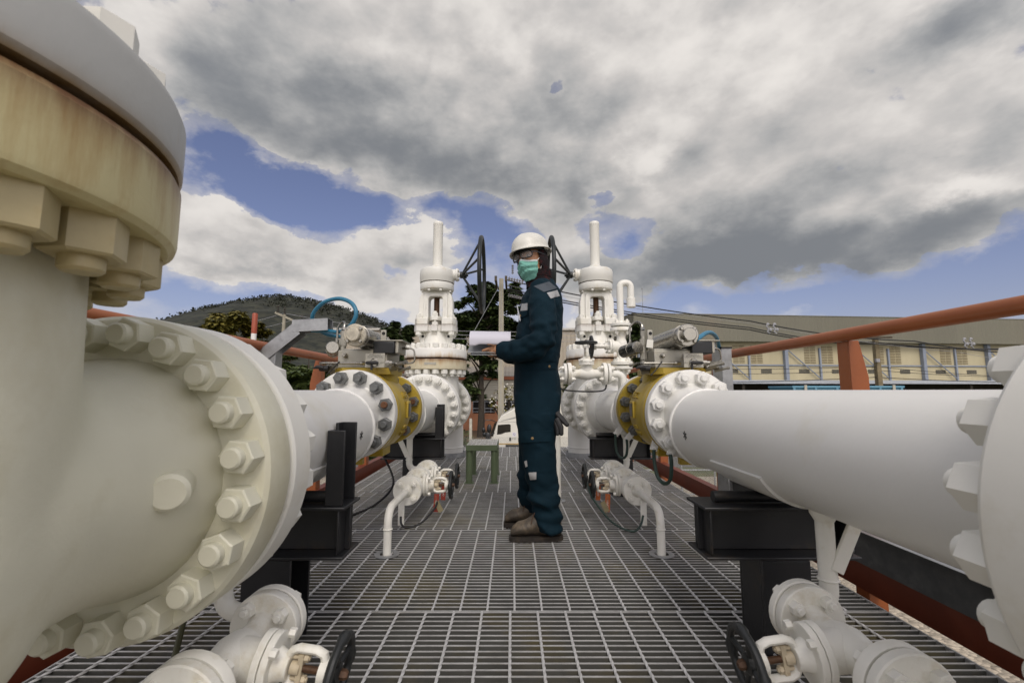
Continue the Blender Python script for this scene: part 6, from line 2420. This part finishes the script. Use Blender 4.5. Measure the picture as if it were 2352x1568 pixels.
for (j0, j1) in ((0, 2),):
    st = [vs[j * (na + 1) + i] + hf * .0022 for j in range(j0, j1 + 1) for i in range(na + 1)]
    q.add(st, [((j - j0) * (na + 1) + i, (j - j0) * (na + 1) + i + 1, (j - j0 + 1) * (na + 1) + i + 1, (j - j0 + 1) * (na + 1) + i) for j in range(j0, j1) for i in range(na)])
ob = q.build('mask_edge', mat('pale_mask_edge', (.5, .56, .56), .8), fm, sharp=None)
sm = ob.modifiers.new('solid', 'SOLIDIFY'); sm.thickness = .002
q = MB()
for s in (-1, 1):
    q.tube([vs[na if s > 0 else 0] , hp(.030, s * .074, .004), hp(.012, s * .074, -.004)], .0018, 6)
    q.tube([vs[nv * (na + 1) + (na if s > 0 else 0)] + hu * .01, hp(.030, s * .072, -.050), hp(.012, s * .072, -.035)], .0018, 6)
q.build('ear_loop', mat('white_elastic', (.7, .7, .7), .7), fm)
# glasses
GL = M['plastic']
q = MB()
for s in (-1, 1):
    ctr = (.036 * s, .021)
    pts = []
    for i in range(28):
        a = 2 * PI * i / 28
        ca, sa = math.cos(a), math.sin(a)
        pl, pu = .0295 * math.copysign(abs(ca) ** .62, ca), .0195 * math.copysign(abs(sa) ** .62, sa)
        l_ = ctr[0] + pl
        pts.append(hp(.117 - 1.6 * l_ * l_ * 4, l_, ctr[1] + pu))
    q.tube(pts, .0034, 8, closed=True)
    q.tube([hp(.117 - .0285, s * .066, .031), hp(.07, s * .082, .030), hp(-.01, s * .089, .022)], [.0042, .0036, .0030], 8, rx=.55)
q.tube([hp(.1165, -.007, .026), hp(.119, 0, .029), hp(.1165, .007, .026)], .0026, 8)
gl = q.build('glasses', GL, body)
lm = bpy.data.materials.new('spectacle_lens')
lm.use_nodes = True
nt = lm.node_tree
b_ = nt.nodes['Principled BSDF']
b_.inputs['Base Color'].default_value = (.5, .5, .5, 1)
b_.inputs['Roughness'].default_value = .05
b_.inputs['Alpha'].default_value = .13
for s in (-1, 1):
    q = MB()
    pts = []
    for i in range(28):
        a = 2 * PI * i / 28
        ca, sa = math.cos(a), math.sin(a)
        l_ = .036 * s + .028 * math.copysign(abs(ca) ** .62, ca)
        pts.append(hp(.1165 - 6.4 * l_ * l_, l_, .021 + .018 * math.copysign(abs(sa) ** .62, sa)))
    q.loft([pts, [p - hf * .0012 for p in pts]])
    q.build('lens', lm, gl)
EYEW = mat('eye', (.35, .30, .26), .2)
for s in (-1, 1):
    q = MB()
    q.ell(hp(.078, s * .032, .018), (.010, .0125, .0055), HR, 14, 8)
    ey = q.build('eye', EYEW, body)
    q = MB()
    q.ell(hp(.0855, s * .032 - .002, .018), (.0035, .0052, .0052), HR, 10, 8)
    q.tube([hp(.080, s * .032 - .014, .0225), hp(.0885, s * .032, .0255), hp(.078, s * .032 + .015, .0215)], .0016, 6)
    q.build('iris', M['plastic'], ey)
    q = MB()
    q.tube([hp(.088, s * .012, .041), hp(.0905, s * .032, .0455), hp(.074, s * .054, .040)], [.002, .003, .0015], 6)
    q.build('eyebrow', M['plastic'], body)
# helmet
HEL = mat('scuffed_white_helmet', (.63, .62, .555), .38, var=.05, vs=12, bump=.05, bs=60, tint=(.50, .48, .40), tint_amt=.25, tint_s=14, rust=.05, rust_s=60, rust_col=(.2, .19, .17))
q = MB()
ns, nr = 56, 18
vs, fs = [], []
for i in range(nr + 1):
    th = PI / 2 * i / nr
    for k_ in range(ns):
        a = 2 * PI * k_ / ns
        ca, sa = math.cos(a), math.sin(a)
        st = math.sin(th) ** .88
        rf = .122 * st
        rl = .104 * st
        zz = .104 * math.cos(th) ** .85
        ridge = .006 * math.exp(-(sa / .22) ** 2) * math.sin(th) * (1 if ca > -.95 else 0) * (1 - i / nr * .6)
        vs.append(hp(-.006 + rf * ca, rl * sa, .072 + zz + ridge))
for i in range(nr):
    for k_ in range(ns):
        l_ = (k_ + 1) % ns
        fs.append((i * ns + k_, i * ns + l_, (i + 1) * ns + l_, (i + 1) * ns + k_))
# brim
base = nr * ns
b0 = len(vs)
for (ex, dz) in ((.004, -.006), (1.0, -.014), (1.0, -.017)):
    for k_ in range(ns):
        a = 2 * PI * k_ / ns
        ca, sa = math.cos(a), math.sin(a)
        w_ = .013 + .032 * max(0, ca) ** 3.0
        w_ = w_ if ex == 1.0 else .003
        vs.append(hp(-.006 + (.122 + w_) * ca, (.104 + min(w_, .013)) * sa, .072 + dz * (1 + .7 * max(0, ca) ** 2)))
for r_ in range(3):
    A = base if r_ == 0 else b0 + (r_ - 1) * ns
    B = b0 + r_ * ns
    for k_ in range(ns):
        l_ = (k_ + 1) % ns
        fs.append((A + k_, A + l_, B + l_, B + k_))
q.add(vs, fs)
he = q.build('helmet', HEL, body, sharp=40)
sm = he.modifiers.new('solid', 'SOLIDIFY'); sm.thickness = .003; sm.offset = -1
q = MB()
rg = [[], [], [], []]
for k_ in range(ns):
    a = 2 * PI * k_ / ns
    ca, sa = math.cos(a), math.sin(a)
    for n_, (ff, uu) in enumerate(((.112, .066), (.110, .050), (.106, .050), (.108, .066))):
        rg[n_].append(hp(-.010 + ff * ca, (ff - .018) * sa, uu))
q.loft(rg + [rg[0]], cap=False)
q.build('headband', M['plastic'], he)
q = MB()
for s in (-1, 1):
    q.bb((0, 0, 0), (.001, .001, .001)) if False else None
    q.prism([(-.022, -.006), (.022, -.006), (.016, .018), (-.016, .018)], hp(-.015, s * .1035, .058), -hf * s, hu, -.004)
q.build('accessory_slot', HEL, he, bevel=.001)
# boots
BOOT = mat('worn_brown_leather', (.055, .044, .031), .6, var=.35, vs=14, bump=.25, bs=60, tint=(.23, .175, .11), tint_amt=.55, tint_s=16)
SOLE = mat('black_boot_sole', (.018, .014, .010), .75, var=.3, vs=20, bump=.3, bs=80, tint=(.06, .04, .02), tint_amt=.3, tint_s=20)
for (x0, y0, yaw, nm) in ((-.018, 2.352, .04, 'near'), (-.052, 2.598, -.03, 'far')):
    rot = Matrix.Rotation(yaw, 3, 'Z')
    def bp_(x, y, z): return wp(x0, y0, 0) + rot @ V((x, y, z))
    q = MB()
    rings = []
    for (x, hw, h_, zc) in ((.006, .020, .030, .040), (.016, .036, .046, .044), (.045, .047, .070, .048), (.085, .049, .080, .052), (.115, .047, .098, .058), (.140, .043, .120, .068), (.165, .042, .140, .080), (.20, .043, .150, .090), (.235, .040, .150, .09), (.262, .032, .135, .083), (.272, .018, .10, .07)):
        rr_ = []
        for i in range(20):
            a = 2 * PI * i / 20
            z_ = .026 + (h_ - .0) * (.5 + .5 * math.sin(a)) ** .8 if True else 0
            rr_.append(bp_(x, hw * math.cos(a) * (1 - .22 * max(0, math.sin(a))), min(z_, .026 + h_)))
        rings.append(rr_)
    q.loft(rings)
    bo = q.build('boot', BOOT, body, sharp=60)
    q = MB()
    n = 40
    out = []
    for i in range(n):
        a = 2 * PI * i / n
        ca = math.cos(a)
        x = .140 - .142 * ca
        hw = .0475 * abs(math.sin(a)) ** .55 * (1 - .18 * (x / .28)) * math.copysign(1, math.sin(a))
        out.append((x, hw))
    q.loft([[bp_(x * (1 + .0), y, z) for x, y in out] for z in (.004, .018, .027)])
    for i in range(9):
        x = .02 + i * .028
        q.box(bp_(x, 0, .006), (.012, .085 * (1 - .1 * abs(i - 3) / 4), .010), rot)
    q.build('sole', SOLE, bo, sharp=40)
    q = MB()
    for i in range(4):
        x, z = .108 + i * .014, .097 + i * .016
        q.tube([bp_(x - .004, -.034, z - .012), bp_(x, -.012, z + .006), bp_(x + .004, .012, z + .009), bp_(x + .004, .034, z - .010)], .0032, 6)
    q.tube([bp_(x, 0, z + .008), bp_(x - .02, -.03, z + .004), bp_(x - .035, -.045, z - .03), bp_(x - .04, -.048, z - .05)], .0026, 6)
    q.build('laces', mat('brown_laces', (.06, .03, .015), .8) if 'lace' not in MESHES else MESHES['lace'], bo)
# gloves tucked in the back pocket
q = MB()
for (a, b, c, r_) in (((.232, 2.33, .66), (.262, 2.318, .625), (.285, 2.31, .60), .016), ((.232, 2.32, .63), (.252, 2.305, .585), (.254, 2.30, .555), .016), ((.226, 2.325, .62), (.236, 2.31, .58), (.235, 2.305, .553), .014)):
    q.tube([wp(*a), wp(*b), wp(*c)], [r_ * 1.05, r_, r_ * .75], 10)
    q.ell(wp(*c), (r_ * .75,) * 3, seg=10, rings=8)
q.build('glove', M['rubber'], cov)
# clipboard with curled papers
t = thing('clipboard', 'clipboard with white papers curled over its front edge, held by the worker', 'clipboard', (-.10, 2.42, 1.0))
o = V(t.location)
q = MB()
a = V((-.245, 2.305, .985)) - o
ux = V((1, .02, 0)).normalized()
uy = V((0, .25, .095)).normalized()
q.prism([(0, 0), (.255, 0), (.255, .30), (0, .30)], a + V((0, 0, -.004)), ux, uy, -.003)
q.build('board', mat('grey_clear_board', (.20, .21, .215), .25, var=.2, vs=20, stretch=(1, 6, 6)), t, bevel=.001)
q = MB()
sec = []
for k_ in range(25):
    s_ = k_ / 24
    if s_ < .35:
        y, z = 2.545 - .17 * (s_ / .35), 1.090 + .016 * math.sin(s_ / .35 * PI * .5)
    else:
        g_ = (s_ - .35) / .65
        y = 2.375 - .085 * math.sin(min(1, g_ * 1.1) * PI * .5) + (.012 * max(0, g_ - .6))
        z = 1.106 - .078 * g_ ** 1.7
    sec.append((y, z))
vs, fs = [], []
x0, x1 = -.233, -.012
for th in (0, .0035):
    for (y, z) in sec:
        for i in range(9):
            x = x0 + (x1 - x0) * i / 8
            dz = -.006 * (i / 8) * 0 - (.010 if (i < 2 and z < 1.05) else 0)
            vs.append(V((x, y + th, z + dz - th * .6 - .004 * (i / 8))) - o)
m_ = len(sec) * 9
for k_ in range(24):
    for i in range(8):
        b = k_ * 9 + i
        fs += [(b, b + 1, b + 10, b + 9), (m_ + b, m_ + b + 9, m_ + b + 10, m_ + b + 1)]
for k_ in range(24):
    for i in (0, 8):
        b = k_ * 9 + i
        fs.append((b, b + 9, m_ + b + 9, m_ + b))
for i in range(8):
    for k_ in (0, 24):
        b = k_ * 9 + i
        fs.append((b, b + 1, m_ + b + 1, m_ + b))
q.add(vs, fs)
q.build('papers', mat('white_paper', (.54, .53, .585), .6, var=.02), t, sharp=60)
q = MB()
q.prism([(0, 0), (.245, 0), (.245, .055), (0, .055)], V((-.228, 2.30, .966)) - o, ux, V((0, .30, .10)).normalized(), .001)
q.build('plastic_sleeve', mat('crinkled_clear_plastic', (.30, .31, .30), .2, var=.4, vs=30, bump=.4, bs=40, stretch=(1, 5, 5)), t)

# the whole figure is a little taller and stands a little further off
SC, NP = 1.016, V((.147, 2.60, 0))
old = V(t.location)
body.scale = (SC, SC, SC)
body.location = NP
t.location = NP + (old - PO) * SC
t.scale = (SC, SC, SC)
